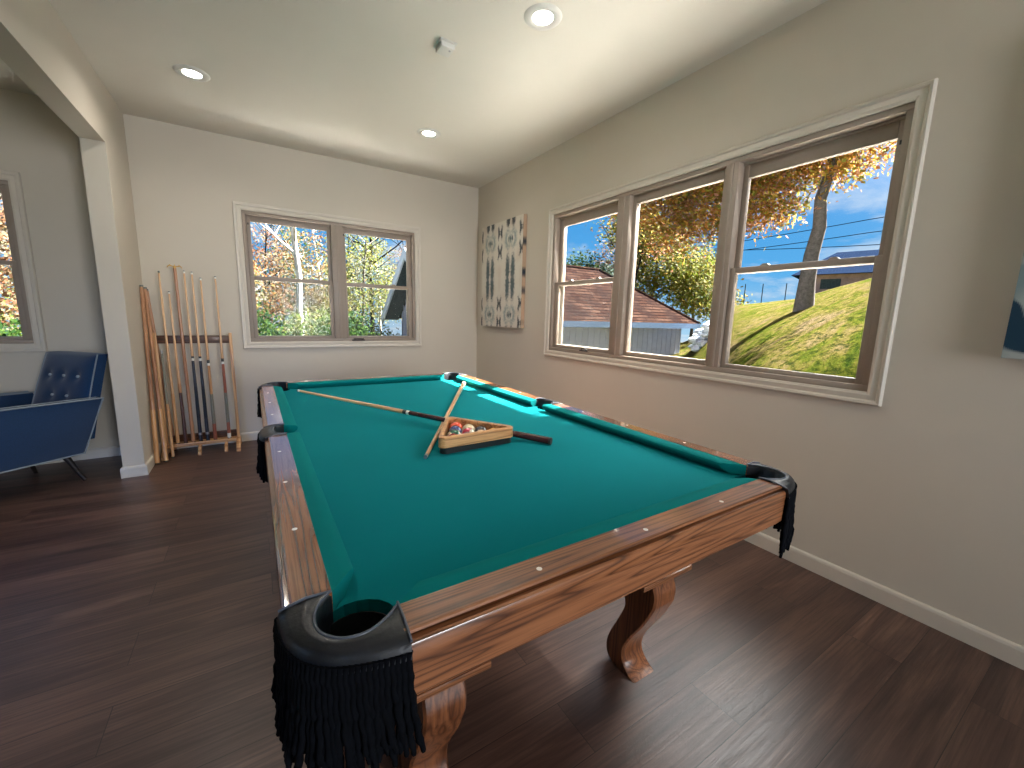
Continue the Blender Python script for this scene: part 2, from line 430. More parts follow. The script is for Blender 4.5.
for x, y in ((-.228, 1.917),):
    downlight(x, y, 'round recessed ceiling light out of view at the near left, fourth of the square')

t = thing('smoke_alarm', (1.011, 2.40, H), 'small white box-shaped smoke alarm on the ceiling', 'smoke alarm')
mb = MB().box((.965, 2.345, H - .004), (1.065, 2.455, H)); mb.build('mounting_plate', M['white_plastic'], t, bevel=.002)
mb = MB().box((.972, 2.355, H - .034), (1.052, 2.445, H - .004)); mb.build('housing', M['white_plastic'], t, bevel=.006)
mb = MB()
for i in range(6): mb.box((.9705, 2.365 + i * .012, H - .026), (.9725, 2.371 + i * .012, H - .010))
mb.build('vent', M['steel'], t)
mb = MB().lathe([(.006, H - .037), (.006, H - .034)], (1.03, 2.38, 0), 12); mb.build('test_button', M['steel'], t)

# ------------------------------------------------------------------ pool table
XC, YC = .711, 1.795
X0, X1, Y0, Y1 = .022, 1.400, .530, 3.060          # outer edge of the rail tops
ZT, ZB = .790, .752
T = thing('pool_table', (XC, YC, 0), 'wooden pool table with teal cloth and black fringed leather pockets', 'pool table')
mx = lambda x: 2 * XC - x
my = lambda y: 2 * YC - y
# slate bed with cloth : one slab with pocket notches at corners and sides
bed = MB()
def bed_outline():
    pts = []
    def arc(cx, cy, r, a0, a1, n=10): return [(cx + r * math.cos(a0 + (a1 - a0) * i / n), cy + r * math.sin(a0 + (a1 - a0) * i / n)) for i in range(n + 1)]
    q = [(.085, .735)] ; 
    e = .078   # edge under the cushions
    bl = arc(.115, .625, .062, math.radians(140), math.radians(-50), 10)   # concave bite at corner (front left)
    left_side = arc(.052, YC, .058, math.radians(-80), math.radians(80), 8)
    half_left_low = [(e, .70)] 
    # build the left boundary from the front-left corner upward
    seq = []
    seq += list(reversed(bl))                       # from the front rail side round to the left rail side
    seq += [(e, .70), (e, YC - .07)] + left_side + [(e, YC + .07), (e, my(.70))]
    tl = [(x, my(y)) for x, y in bl]                # far-left corner
    seq += tl
    right = [(mx(x), my(y)) for x, y in seq]        # 180 degree turn
    return seq + right
out = bed_outline()
bed.prism([(x, y, ZB - .03) for x, y in out], (0, 0, .03))
bed.build('bed_cloth', M['cloth'], T)

# cushions: section across (distance from wood line, z)
def cushion(pa, pb, na, nb, name='cushion'):
    """pa,pb ends at the wood line; na,nb the ends of the nose (2D points)"""
    prof = [(0, ZT - .001), (.45, ZT - .0005), (.85, ZT - .003), (.97, ZT - .007), (1.0, ZT - .013), (.96, ZT - .019), (.62, ZB + .003), (.55, ZB + .0005), (0, ZB + .0005)]
    rings = []
    K = 14
    pa, pb, na, nb = (Vector((*q, 0)) for q in (pa, pb, na, nb))
    for i in range(K + 1):
        t = i / K
        w = pa.lerp(pb, t); n = na.lerp(nb, t)
        rings.append([Vector((w.x + (n.x - w.x) * a, w.y + (n.y - w.y) * a, z)) for a, z in prof])
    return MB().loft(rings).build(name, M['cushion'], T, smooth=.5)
WL_, NL_ = .081, .130       # wood line / nose on the left
WF_, NF_ = .592, .642       # front
cu = [((WL_, .672), (WL_, 1.728), (NL_, .738), (NL_, 1.742)),
      ((WL_, my(1.728)), (WL_, my(.672)), (NL_, my(1.742)), (NL_, my(.738)))]
for a, b, c, d in cu:
    cushion(a, b, c, d); cushion(*[(mx(p[0]), p[1]) for p in (a, b, c, d)])
for f in (lambda y: y, my):
    cushion((.167, f(WF_)), (mx(.167), f(WF_)), (.226, f(NF_)), (mx(.226), f(NF_)))

# wooden rails
def rail(p0, p1, inward, m, l0=0, l1=0):
    """p0,p1: ends of the outer top edge; inward unit vector; profile across from wood line to skirt"""
    p0 = Vector((*p0, 0)); p1 = Vector((*p1, 0)); n = Vector((*inward, 0)); w = .061
    prof = [(w, ZT - .034), (w, ZT), (.003, ZT), (.0, ZT - .002), (-.001, ZT - .006), (.008, ZT - .007), (.008, ZT - .011), (-.007, ZT - .012), (-.011, ZT - .015), (-.013, ZT - .020), (-.013, ZT - .040), (.012, ZT - .043), (.03, ZT - .043)]
    d = (p1 - p0).normalized()
    r0 = [p0 + n * a + Vector((0, 0, z)) for a, z in prof]; r1 = [p1 + n * a + Vector((0, 0, z)) for a, z in prof]
    return MB().loft([r0, r1]).build('rail', m, T, smooth=.5)
for sx, fx in ((1, lambda x: x), (-1, mx)):
    for fy in (lambda y: y, my):
        rail((fx(X0), fy(.672)), (fx(X0), fy(1.715)), (sx, 0), M['oak_y'])
for sy, fy in ((1, lambda y: y), (-1, my)):
    rail((.160, fy(Y0)), (mx(.160), fy(Y0)), (0, sy), M['oak_x'])
# aprons (skirt boards below the rails), set just inside the rail lip
def apron(a, b, n, m):
    a = Vector((*a, 0)); b = Vector((*b, 0)); n = Vector((*n, 0))
    prof = [(-.012, ZT - .040), (-.012, ZT - .100), (-.010, ZT - .103), (-.004, ZT - .104), (-.004, ZT - .112), (-.001, ZT - .114), (.024, ZT - .114), (.024, ZT - .040)]
    MB().loft([[p + n * q + Vector((0, 0, z)) for q, z in prof] for p in (a, b)]).build('apron', m, T, smooth=.5)
apron((.162, Y0), (mx(.162), Y0), (0, 1), M['apron_x']); apron((.162, my(Y0)), (mx(.162), my(Y0)), (0, -1), M['apron_x'])
for fy in (lambda y: y, my):
    apron((X0, fy(.672)), (X0, fy(1.73)), (1, 0), M['apron_y']); apron((mx(X0), fy(.672)), (mx(X0), fy(1.73)), (-1, 0), M['apron_y'])
# cabinet body under the slate
mb = MB().box((.16, .80, .435), (mx(.16), my(.80), ZB - .03)); mb.build('cabinet', M['oak_x'], T, bevel=.004)
# legs: S shaped, sawn from thick stock
fr = [(.770, .420), (.768, .400), (.756, .363), (.758, .330), (.764, .307), (.798, .232), (.849, .143), (.871, .085), (.866, .045), (.842, .015), (.812, 0)]
bk = [(.925, .420), (.920, .400), (.903, .363), (.893, .320), (.884, .286), (.882, .251), (.908, .185), (.943, .104), (.953, .050), (.938, .015), (.886, 0)]
fr_s = spline([(0, y, z) for y, z in fr], 4); bk_s = spline([(0, y, z) for y, z in bk], 4)
for x0 in (.268, 1.045):
    for f in (lambda y: y, my):
        rings = []
        for a, b in zip(fr_s, bk_s):
            z = max(0, (a.z))
            rings.append([Vector((x0 + .006, f(a.y), max(0, a.z))), Vector((x0 + .101, f(a.y), max(0, a.z))), Vector((x0 + .107, f(a.y + .006), max(0, a.z))), Vector((x0 + .107, f(b.y - .004), max(0, b.z))),
                          Vector((x0 + .103, f(b.y), max(0, b.z))), Vector((x0 + .004, f(b.y), max(0, b.z))), Vector((x0, f(b.y - .004), max(0, b.z))), Vector((x0, f(a.y + .006), max(0, a.z)))])
        lg = MB().loft(rings).build('leg', M['oak_z'], T, smooth=.7)
        pl = MB()
        pl.box((x0 - .075, f(.745), .418), (x0 + .165, f(.98), .436)); pl.box((x0 - .06, f(.76), .404), (x0 + .15, f(.965), .418))
        pl.build('leg_plate', M['apron_x'], lg, bevel=.003)
# sights
sg = []
for k_ in (1, 2, 3, 5, 6, 7):
    y = NF_ + k_ * (my(NF_) - NF_) / 8
    sg += [(X0 + .026, y), (mx(X0 + .026), y)]
for k_ in (1, 2, 3):
    x = NL_ + k_ * (mx(NL_) - NL_) / 4
    sg += [(x, Y0 + .026), (x, my(Y0 + .026))]
for x, y in sg:
    MB().lathe([(.0055, ZT - .002), (.0055, ZT + .0004), (.003, ZT + .0007), (.0001, ZT + .0007)], (x, y, 0), 14).build('sight', M['sight'], T, smooth=.6)

def fringe(path, z0, zl, parent, step=.0076, r=.0056):
    """yarn strands hung along a path (list of 2D), from z0 down to about zl"""
    mb = MB(); pts = [Vector((*q, 0)) for q in path]; acc = 0; prev = pts[0]; rnd = random.Random(int(pts[0].x * 1000) + int(pts[0].y * 77))
    cx = sum(p.x for p in pts) / len(pts); cy = sum(p.y for p in pts) / len(pts)
    for layer in range(2):
        acc = step * .5 * layer; prev = pts[0]
        for p in pts[1:]:
            seg = (p - prev).length; d = acc
            while d < seg:
                q = prev.lerp(p, d / seg)
                o = (q - Vector((cx, cy, 0))).normalized()
                q = q - o * .007 * layer
                l = z0 - zl + rnd.uniform(-.024, .018)
                sw = o * rnd.uniform(-.004, .020) + Vector((rnd.uniform(-.005, .005), rnd.uniform(-.005, .005), 0))
                P = []; R = []
                nseg = 16
                for i in range(nseg + 1):
                    t = i / nseg; a = t * 26 + rnd.random() * .2
                    P.append(q + sw * t * t + Vector((math.cos(a) * .0011, math.sin(a) * .0011, z0 - l * t)))
                    R.append(r * (1 + .16 * math.sin(t * 60)) * (1 if t < .93 else .75))
                mb.tube(P, R, 6)
                d += step
            acc = d - seg; prev = p
    return mb.build('fringe', M['fringe'], parent, smooth=1.2)

def pocket(inner, outer, tf, zskirt=.722, fr_lo=.50, holez=True):
    I = spline([(x, y, 0) for x, y in inner], 4); O = spline([(x, y, 0) for x, y in outer], 4)
    I = [Vector((*tf(p.x, p.y), 0)) for p in I]; O = [Vector((*tf(p.x, p.y), 0)) for p in O]
    rings = []
    for a, b in zip(I, O):
        w = b - a; e = w.normalized()
        def P(t, z, off=0): q = a + w * t + e * off; return Vector((q.x, q.y, z))
        rings.append([P(0, .700, -.001), P(0, ZT - .006, -.001), P(0, ZT - .001, .0025), P(.12, ZT + .003), P(.45, ZT + .003), P(.5, ZT + .0018), P(.78, ZT - .001), P(1, ZT - .007, -.001), P(1, ZT - .018, .003), P(1, ZT - .030, .005), P(1, zskirt + .004, .004), P(1, zskirt, .001), P(1, zskirt, -.006), P(.8, .70)])
    pk = MB().loft(rings).build('pocket', M['leather'], T, smooth=.9)
    # edge piping
    mb = MB(); mb.tube([Vector((p.x, p.y, ZT + .003)) + (q - p).normalized() * .0035 for p, q in zip(I, O)], .0024, 8)
    for k2 in (0, -1):
        a, b = I[k2], O[k2]; mb.tube([Vector((a.x, a.y, ZT + .004)), Vector((*((a + b) / 2).xy, ZT + .005)), Vector((b.x, b.y, ZT - .004))], .0022, 8)
    mb.build('piping', M['leather_edge'], pk, smooth=1.2)
    # catch bowl seen inside the hole
    cx = sum(p.x for p in I) / len(I); cy = sum(p.y for p in I) / len(I)
    fp = [((p + (p - Vector((cx, cy, 0))).normalized() * .0025)).xy for p in O]
    fringe(fp, zskirt + .012, fr_lo, pk)
    return pk
ci = [(.082, .673), (.062, .650), (.053, .620), (.057, .588), (.080, .562), (.112, .556), (.142, .570), (.168, .593)]
co = [(.012, .673), (.009, .640), (.012, .600), (.026, .562), (.054, .534), (.092, .520), (.128, .518), (.159, .520)]
co = [(.005, .674), (.006, .645), (.013, .608), (.030, .572), (.058, .544), (.094, .528), (.130, .518), (.164, .512)]
si = [(.084, my(1.722)), (.066, my(1.730)), (.050, my(1.752)), (.045, YC), (.050, 1.752), (.066, 1.730), (.084, 1.722)]
so = [(.012, my(1.712)), (.004, my(1.722)), (-.003, my(1.750)), (-.005, YC), (-.003, 1.750), (.004, 1.722), (.012, 1.712)]
bowl_pts = []
for fx in (lambda x: x, mx):
    for fy in (lambda y: y, my):
        pk = pocket(ci, co, lambda x, y, fx=fx, fy=fy: (fx(x), fy(y)), .760, .600)
        cx, cy = fx(.110), fy(.618)
        mb = MB(); mb.lathe([(.0001, .615), (.04, .62), (.058, .66), (.062, .735), (.060, .735), (.055, .665), (.038, .627), (.0001, .622)], (cx, cy, 0), 20, False)
        mb.build('pocket_cup', M['pocket_dark'], pk, smooth=1)
    pk = pocket(si, so, lambda x, y, fx=fx: (fx(x), y), .760, .622)
    mb = MB(); mb.lathe([(.0001, .63), (.035, .635), (.05, .67), (.052, .735), (.050, .735), (.046, .675), (.033, .642), (.0001, .637)], (fx(.062), YC, 0), 20, False)
    mb.build('pocket_cup', M['pocket_dark'], pk, smooth=1)

# ------------------------------------------------------------------ triangle rack and balls
TC = Vector((.699, 1.430, 0)); TA = math.radians(-28); TS = .350
def tri_loop(side, rc, n=8):
    """rounded equilateral triangle outline (inradius form), rc corner radius"""
    inr = side / (2 * math.sqrt(3)); pts = []
    rr = 2 * (inr - rc)
    for i in range(3):
        a = TA + i * 2 * PI / 3; c = TC + Vector((math.cos(a), math.sin(a), 0)) * rr
        for k in range(n + 1):
            b = a - PI / 3 + (2 * PI / 3) * k / n
            pts.append(c + Vector((math.cos(b), math.sin(b), 0)) * rc)
    return pts
tr = thing('triangle_rack', (TC.x, TC.y, ZB), 'wooden triangle ball rack full of balls on the teal cloth', 'ball rack')
def tri_band(z0, z1, so_, si_, nm, m):
    o = tri_loop(so_, .022); i = tri_loop(si_, .014); e = .003
    oi = tri_loop(so_ - .012, .020); ii = tri_loop(si_ + .010, .016)
    rings = []
    n = len(o)
    for k in range(n):
        rings.append([Vector((o[k].x, o[k].y, z0)), Vector((o[k].x, o[k].y, z1 - e)), Vector((oi[k].x, oi[k].y, z1)), Vector((ii[k].x, ii[k].y, z1)), Vector((i[k].x, i[k].y, z1 - e)), Vector((i[k].x, i[k].y, z0))])
    rings.append(rings[0])
    return MB().loft(rings, True, False).build(nm, m, tr, smooth=.6)
tri_band(.776, .8165, TS, TS - .060, 'frame', M['tri_wood'])
tri_band(ZB + .0005, .776, TS - .012, TS - .056, 'base_band', M['black_plastic'])
def ball_mat(name, rgb, stripe, axis):
    m, nt, b = mat(name); tc = N(nt, 'ShaderNodeTexCoord'); sp = N(nt, 'ShaderNodeSeparateXYZ'); L(nt, tc.outputs['Object'], sp.inputs[0])
    if stripe:
        ab = N(nt, 'ShaderNodeMath', operation='ABSOLUTE'); L(nt, sp.outputs[2], ab.inputs[0])
        gt = N(nt, 'ShaderNodeMath', operation='GREATER_THAN'); L(nt, ab.outputs[0], gt.inputs[0]); gt.inputs[1].default_value = .0145
        col = mixc(nt, gt.outputs[0], lin(rgb), lin((238, 228, 204)))
    else:
        col = mixc(nt, noise(nt, tc.outputs['Object'], 3), lin(rgb), tuple(v * .95 for v in lin(rgb)[:3]) + (1,))
    # white number spot
    ax = N(nt, 'ShaderNodeVectorMath', operation='DISTANCE'); L(nt, tc.outputs['Object'], ax.inputs[0]); ax.inputs[1].default_value = (.0286, 0, 0)
    lt = N(nt, 'ShaderNodeMath', operation='LESS_THAN'); L(nt, ax.outputs['Value'], lt.inputs[0]); lt.inputs[1].default_value = .009
    col = mixc(nt, lt.outputs[0], col, lin((238, 232, 216)))
    L(nt, col, b.inputs['Base Color']); b.inputs['Roughness'].default_value = .12; b.inputs['Coat Weight'].default_value = .5
    return m
balls = [('red_ball', (.7073, 1.5527), (226, 76, 40), 0, 'orange-red ball at the far corner of the rack'),
         ('cream_ball', (.7395, 1.5011), (232, 208, 168), 0, 'cream ball on the far side of the rack beside the orange-red one'),
         ('yellow_ball', (.8016, 1.4017), (232, 176, 92), 0, 'yellow-orange ball nearest the sharp right corner of the rack'),
         ('crimson_ball', (.7126, 1.4497), (196, 34, 62), 1, 'crimson and white striped ball in the middle of the rack'),
         ('navy_ball', (.6801, 1.5017), (38, 50, 110), 0, 'navy blue ball between the orange-red and green balls'),
         ('green_ball', (.6530, 1.4506), (28, 96, 76), 1, 'green and white striped ball by the left side of the rack'),
         ('maroon_ball', (.6259, 1.3996), (140, 40, 48), 0, 'maroon ball in the near left corner of the rack'),
         ('maroon_ball', (.6861, 1.3983), (120, 32, 52), 1, 'maroon and white striped ball along the near edge of the rack'),
         ('cream_ball', (.7438, 1.4003), (240, 204, 170), 0, 'cream ball along the near edge of the rack'),
         ('black_ball', (.7704, 1.4517), (20, 20, 26), 0, 'black ball behind the yellow and cream balls')]
def sphere(r, nu=24, nv=14):
    mb = MB(); rings = []
    for i in range(1, nv):
        th = PI * i / nv; rings.append([Vector((r * math.sin(th) * math.cos(2 * PI * k / nu), r * math.sin(th) * math.sin(2 * PI * k / nu), r * math.cos(th))) for k in range(nu)])
    mb.loft(rings, True, False); n0 = len(mb.v)
    mb.v += [Vector((0, 0, r)), Vector((0, 0, -r))]
    for k in range(nu):
        mb.f.append([n0, k, (k + 1) % nu]); mb.mi.append(0)
        b0 = (nv - 2) * nu; mb.f.append([n0 + 1, b0 + (k + 1) % nu, b0 + k]); mb.mi.append(0)
    return mb
for i, (nm, (x, y), rgb, st, lab) in enumerate(balls):
    o = sphere(.0285).build(nm, ball_mat('ball_finish_%d' % i, rgb, st, 0), smooth=3)
    o.location = (x - .012, y - .020, ZB + .0285); o.rotation_euler = (random.uniform(-.3, .3) + (PI / 2 if st else 0), random.uniform(-.4, .4), random.uniform(-.6, .6) + (1.1 if st else 4))
    tag(o, lab, 'ball', 'pool balls in the rack')

# ------------------------------------------------------------------ cues
M['maple'] = wood('cue_maple', [lin((176, 132, 92)), lin((214, 170, 124)), lin((224, 184, 140))], 'z', 3, .3, .3, 5, .3, .02)
M['maple_tan'] = wood('cue_tan', [lin((160, 112, 70)), lin((202, 150, 100)), lin((212, 164, 114))], 'z', 3, .3, .3, 5, .3, .02)
M['cue_red'] = wood('cue_redwood', [lin((136, 92, 66)), lin((172, 124, 90)), lin((182, 134, 100))], 'z', 3, .3, .3, 5, .3, .02)
M['cue_rust'] = simple('cue_rust', (150, 82, 56), .3, .15, coat=.3)
M['cue_walnut'] = simple('cue_walnut', (78, 48, 40), .3, .2, 40, coat=.3)
M['cue_mahog'] = simple('cue_mahogany', (66, 26, 28), .25, .2, 40, coat=.5)
M['cue_navy'] = simple('cue_navy', (24, 32, 48), .3, .2, coat=.3)
M['cue_wrap'] = simple('cue_wrap', (128, 126, 112), .8, .2, 300)
M['cue_wrap_dark'] = simple('cue_wrap_dark', (30, 38, 50), .8, .2, 300)
M['cue_white'] = simple('cue_white', (226, 222, 212), .3, .02)
M['cue_tip'] = simple('cue_tip', (70, 96, 110), .9, .1)
M['rubber'] = simple('rubber', (26, 24, 24), .7, .1)
def cue(name, butt, tip, spec, label, group, cat='pool cue', rb=.0145, rt=.0065, bridge=False):
    """spec: list of (part name, t0, t1, material) with t from butt (0) to tip (1); the longest is the thing's own shaft part"""
    b = Vector(butt); t = Vector(tip); Ln = (t - b).length
    root = thing(name, tuple(b), label, cat, group)
    root.rotation_euler = (t - b).to_track_quat('Z', 'Y').to_euler()
    R = lambda s: rb + (rt - rb) * max(0, min(1, s * 1.03)) ** .9
    for nm, s0, s1, m in spec:
        n = max(2, int((s1 - s0) * 14)); mb = MB()
        mb.tube([Vector((0, 0, Ln * (s0 + (s1 - s0) * i / n))) for i in range(n + 1)], [R(s0 + (s1 - s0) * i / n) for i in range(n + 1)], 14)
        o = mb.build(nm, m, None, smooth=.9); o.parent = root; del o['_o']
    if bridge:
        mb = MB(); z = Ln
        mb.tube([Vector((0, 0, z - .02)), Vector((0, 0, z + .012))], .009, 10)
        mb.tube(spline([(-.05, 0, z + .004), (-.035, 0, z + .02), (0, 0, z + .012), (.035, 0, z + .02), (.05, 0, z + .004)], 5), .0035, 8)
        for xx in (-.028, 0, .028): mb.tube([Vector((xx, 0, z + .012)), Vector((xx * 1.15, 0, z + .030))], .003, 8)
        o = mb.build('bridge_head', M['brass'], None, smooth=.9); o.parent = root; del o['_o']
    return root
def plain(m, low=None):
    return [('bumper', -.006, .0, M['rubber']), ('butt', 0, .30, low or m), ('shaft', .30, .988, m), ('ferrule', .988, .996, M['cue_wrap']), ('tip', .996, 1.0, M['cue_tip'])]
# lying on the table
cue('cue_stick', (.969, 1.250, .767), (.186, 2.490, .8215),
    [('bumper', -.006, 0, M['rubber']), ('butt', 0, .475, M['cue_mahog']), ('joint_collar', .475, .486, M['cue_white']), ('joint_ring', .486, .50, M['black_plastic']), ('shaft', .50, .985, M['maple']), ('ferrule', .985, .996, M['cue_white']), ('tip', .996, 1, M['cue_tip'])],
    'cue with dark mahogany butt lying across the pool table behind the ball rack', 'cues lying on the table')
cue('cue_stick', (1.262, 2.655, ZB + .0150), (.479, 1.312, ZB + .0075),
    [('bumper', -.005, 0, M['cue_white']), ('butt', 0, .3, M['maple']), ('shaft', .3, .985, M['maple']), ('ferrule', .985, .996, M['steel']), ('tip', .996, 1, M['cue_tip'])],
    'plain pale maple cue lying on the table, its tip toward the near rail', 'cues lying on the table', rb=.0145)
# floor rack
RY = 4.47
rk = thing('cue_rack', (-.44, RY, 0), 'wooden floor rack holding upright pool cues beside the doorway column', 'cue rack')
for x in (-.695, -.177):
    mb = MB().box((x - .012, RY - .012, .02), (x + .012, RY + .012, 1.045)); mb.build('upright', M['pine_z'], rk, bevel=.003)
    mb = MB().prism([(x - .016, 4.262, 0), (x - .016, 4.262, .03), (x - .016, 4.34, .075), (x - .016, 4.52, .075), (x - .016, 4.572, .03), (x - .016, 4.572, 0), (x - .016, 4.50, 0), (x - .016, 4.47, .022), (x - .016, 4.36, .022), (x - .016, 4.325, 0)], (.032, 0, 0))
    mb.build('foot', M['pine_x'], rk, bevel=.002)
mb = MB().box((-.683, RY - .010, .955), (-.189, RY + .010, 1.022))
mb.build('top_rail', M['walnut_x'], rk, bevel=.002)
mb = MB().box((-.683, 4.385, .076), (-.189, 4.505, .088)); mb.build('shelf', M['pine_x'], rk, bevel=.002)
mb = MB().box((-.683, 4.380, .070), (-.189, 4.392, .100)); mb.build('shelf_lip', M['pine_x'], rk, bevel=.002)
mb = MB().box((-.683, 4.498, .088), (-.189, 4.510, .150)); mb.build('back_board', M['walnut_x'], rk, bevel=.002)
for x in (-.46, -.27):
    mb = MB().prism([(x - .012, 4.30, 0), (x - .012, 4.30, .022), (x - .012, 4.385, .0705), (x - .012, 4.47, .0755), (x - .012, 4.47, .05), (x - .012, 4.40, .04), (x - .012, 4.35, 0)], (.024, 0, 0))
    mb.build('foot', M['pine_x'], rk, bevel=.002)
ZS = .0885 + .009
def yb(x): return x
G = 'pool cues standing in the floor rack'
def rcue(x0, x1, ztop, spec, label, **k):
    return cue(k.pop('name', 'cue_stick'), (x0, 4.432, ZS), (x1, 4.452, ztop), spec, label, G, **k)
nv = lambda: [('bumper', -.006, 0, M['rubber']), ('butt', 0, .035, M['cue_navy']), ('butt_ring', .035, .05, M['steel']), ('butt_sleeve', .05, .14, M['cue_navy']), ('wrap', .14, .33, M['cue_wrap_dark']), ('forearm', .33, .485, M['cue_navy']), ('joint_collar', .485, .50, M['cue_white']), ('joint_ring', .50, .512, M['black_plastic']), ('shaft', .512, .985, M['maple']), ('ferrule', .985, .996, M['cue_white']), ('tip', .996, 1, M['cue_tip'])]
gr = lambda fa, end: [('bumper', -.006, 0, M['rubber']), ('butt_cap', 0, .03, end), ('butt', .03, .10, M['cue_rust']), ('wrap', .10, .29, M['cue_wrap']), ('forearm', .29, .47, fa), ('joint_collar', .47, .485, M['cue_white']), ('joint_ring', .485, .505, M['black_plastic']), ('shaft', .505, .985, M['maple']), ('ferrule', .985, .996, M['cue_white']), ('tip', .996, 1, M['cue_tip'])]
rcue(-.614, -.622, 1.545, plain(M['maple'], M['maple_tan']), 'all-maple cue in the floor rack, first from the doorway column')
rcue(-.560, -.571, 1.385, [('bumper', -.006, 0, M['rubber']), ('butt', 0, .34, M['cue_walnut']), ('forearm', .34, .40, M['maple_tan']), ('shaft', .40, .985, M['maple']), ('ferrule', .985, .996, M['cue_white']), ('tip', .996, 1, M['cue_tip'])], 'shorter cue with dark walnut lower half, second in the floor rack')
rcue(-.508, -.517, 1.575, [('bumper', -.006, 0, M['rubber']), ('shaft', 0, 1, M['cue_red'])], 'reddish bridge stick with a brass bridge head in the floor rack', name='bridge_stick', cat='bridge stick', rt=.011, bridge=True)
rcue(-.455, -.459, 1.56, nv(), 'navy-butted cue in the floor rack, right beside the brass bridge stick')
rcue(-.404, -.408, 1.555, nv(), 'navy-butted cue in the floor rack, beside the rust and grey ones')
rcue(-.350, -.352, 1.51, gr(M['maple_tan'], M['cue_rust']), 'cue with tan forearm and grey wrap in the floor rack, second from right end')
rcue(-.246, -.249, 1.53, gr(M['cue_rust'], M['cue_white']), 'cue with rust forearm, grey wrap and white end, last toward the window')
# cues leaning in the corner behind the column
G2 = 'cues leaning in the corner beside the rack'
cue('cue_stick', (-.725, 4.20, .01), (-.742, 4.47, 1.425), plain(M['cue_red'], M['maple_tan']), 'tan cue leaning in the corner, standing right against the column', G2, rb=.017, rt=.012)
cue('cue_stick', (-.676, 4.235, .01), (-.727, 4.50, 1.41), plain(M['cue_red'], M['maple_tan']), 'tan cue leaning in the corner, second from the column', G2, rb=.017, rt=.012)
cue('cue_stick', (-.655, 4.55, .01), (-.728, 4.565, 1.40), plain(M['cue_red'], M['cue_red']), 'reddish brown cue leaning behind the tan ones in the corner', G2, rb=.015, rt=.011)
cue('cue_stick', (-.643, 4.33, .01), (-.655, 4.425, .90), [('bumper', -.01, 0, M['rubber']), ('butt', 0, .5, M['maple_tan']), ('shaft', .5, .97, M['cue_wrap']), ('ferrule', .97, 1, M['steel'])], 'short stick with silver end leaning at the left end of the rack', G2, rb=.012, rt=.008)

# ------------------------------------------------------------------ canvases on the right wall
def art(name, y0, y1, z0, z1, label, fn, xf=2.318, wrap=.5):
    root = thing(name, (xf, (y0 + y1) / 2, z0), label, 'wall art')
    # stretched canvas: front grid + edges, colour by position
    ny, nz = 168, 220
    mb = MB(); cols = []
    for j in range(nz + 1):
        for i in range(ny + 1):
            mb.v.append(Vector((xf, y0 + (y1 - y0) * i / ny, z0 + (z1 - z0) * j / nz)))
    for j in range(nz):
        for i in range(ny):
            a = j * (ny + 1) + i; mb.f.append([a, a + ny + 1, a + ny + 2, a + 1]); mb.mi.append(0)
            cols.append(fn((i + .5) / ny, (j + .5) / nz))
    # near and far edges
    for (yy, u) in ((y0, 0.0), (y1, 1.0)):
        o = len(mb.v); ne = 8
        for j in range(nz + 1):
            for i in range(ne + 1): mb.v.append(Vector((xf + (XR - .004 - xf) * i / ne, yy, z0 + (z1 - z0) * j / nz)))
        for j in range(nz):
            for i in range(ne):
                a = o + j * (ne + 1) + i; q = [a, a + 1, a + ne + 2, a + ne + 1]
                mb.f.append(q); mb.mi.append(0)
                cols.append(fn(abs(u - (i + .5) / ne * .045), (j + .5) / nz, True))
    for zz, v in ((z0, 0.0), (z1, 1.0)):
        o = len(mb.v)
        mb.v += [Vector((xf, y0, zz)), Vector((xf, y1, zz)), Vector((XR - .004, y1, zz)), Vector((XR - .004, y0, zz))]
        mb.f.append([o, o + 1, o + 2, o + 3]); mb.mi.append(0); cols.append(lin((190, 182, 168)))
    me = bpy.data.meshes.new('canvas'); org = Vector(root['_o'])
    me.from_pydata([p - org for p in mb.v], [], mb.f); me.materials.append(M['art'])
    o = bpy.data.objects.new('canvas', me); C.objects.link(o); o.parent = root
    color_faces(o, cols)
    fr_ = MB()
    fr_.box((xf + .004, y0 + .003, z0 + .003), (XR - .004, y0 + .035, z1 - .003)); fr_.box((xf + .004, y1 - .035, z0 + .003), (XR - .004, y1 - .003, z1 - .003))
    fr_.box((xf + .004, y0 + .035, z0 + .003), (XR - .004, y1 - .035, z0 + .035)); fr_.box((xf + .004, y0 + .035, z1 - .035), (XR - .004, y1 - .035, z1 - .003))
    fr_.build('stretcher', M['pine_z'], root)
    return root
from mathutils import noise as mn
def nz2(x, y, s=0): return mn.noise(Vector((x, y, s)))
TEAL, GREYT, CREAM, TAN, NAVY = lin((58, 82, 90)), lin((142, 156, 154)), lin((214, 208, 196)), lin((186, 158, 132)), lin((36, 50, 62))
def mixl(a, b, t): t = max(0, min(1, t)); return tuple(a[k] + (b[k] - a[k]) * t for k in range(3)) + (1,)
def blob(u, v, cx, cy, rx, ry, s):
    d = math.hypot((u - cx) / rx, (v - cy) / ry) + nz2(u * 60, v * 26, s) * .55 + nz2(u * 140, v * 60, s + 5) * .3
    return max(0, min(1, (1.05 - d) * 2.4))
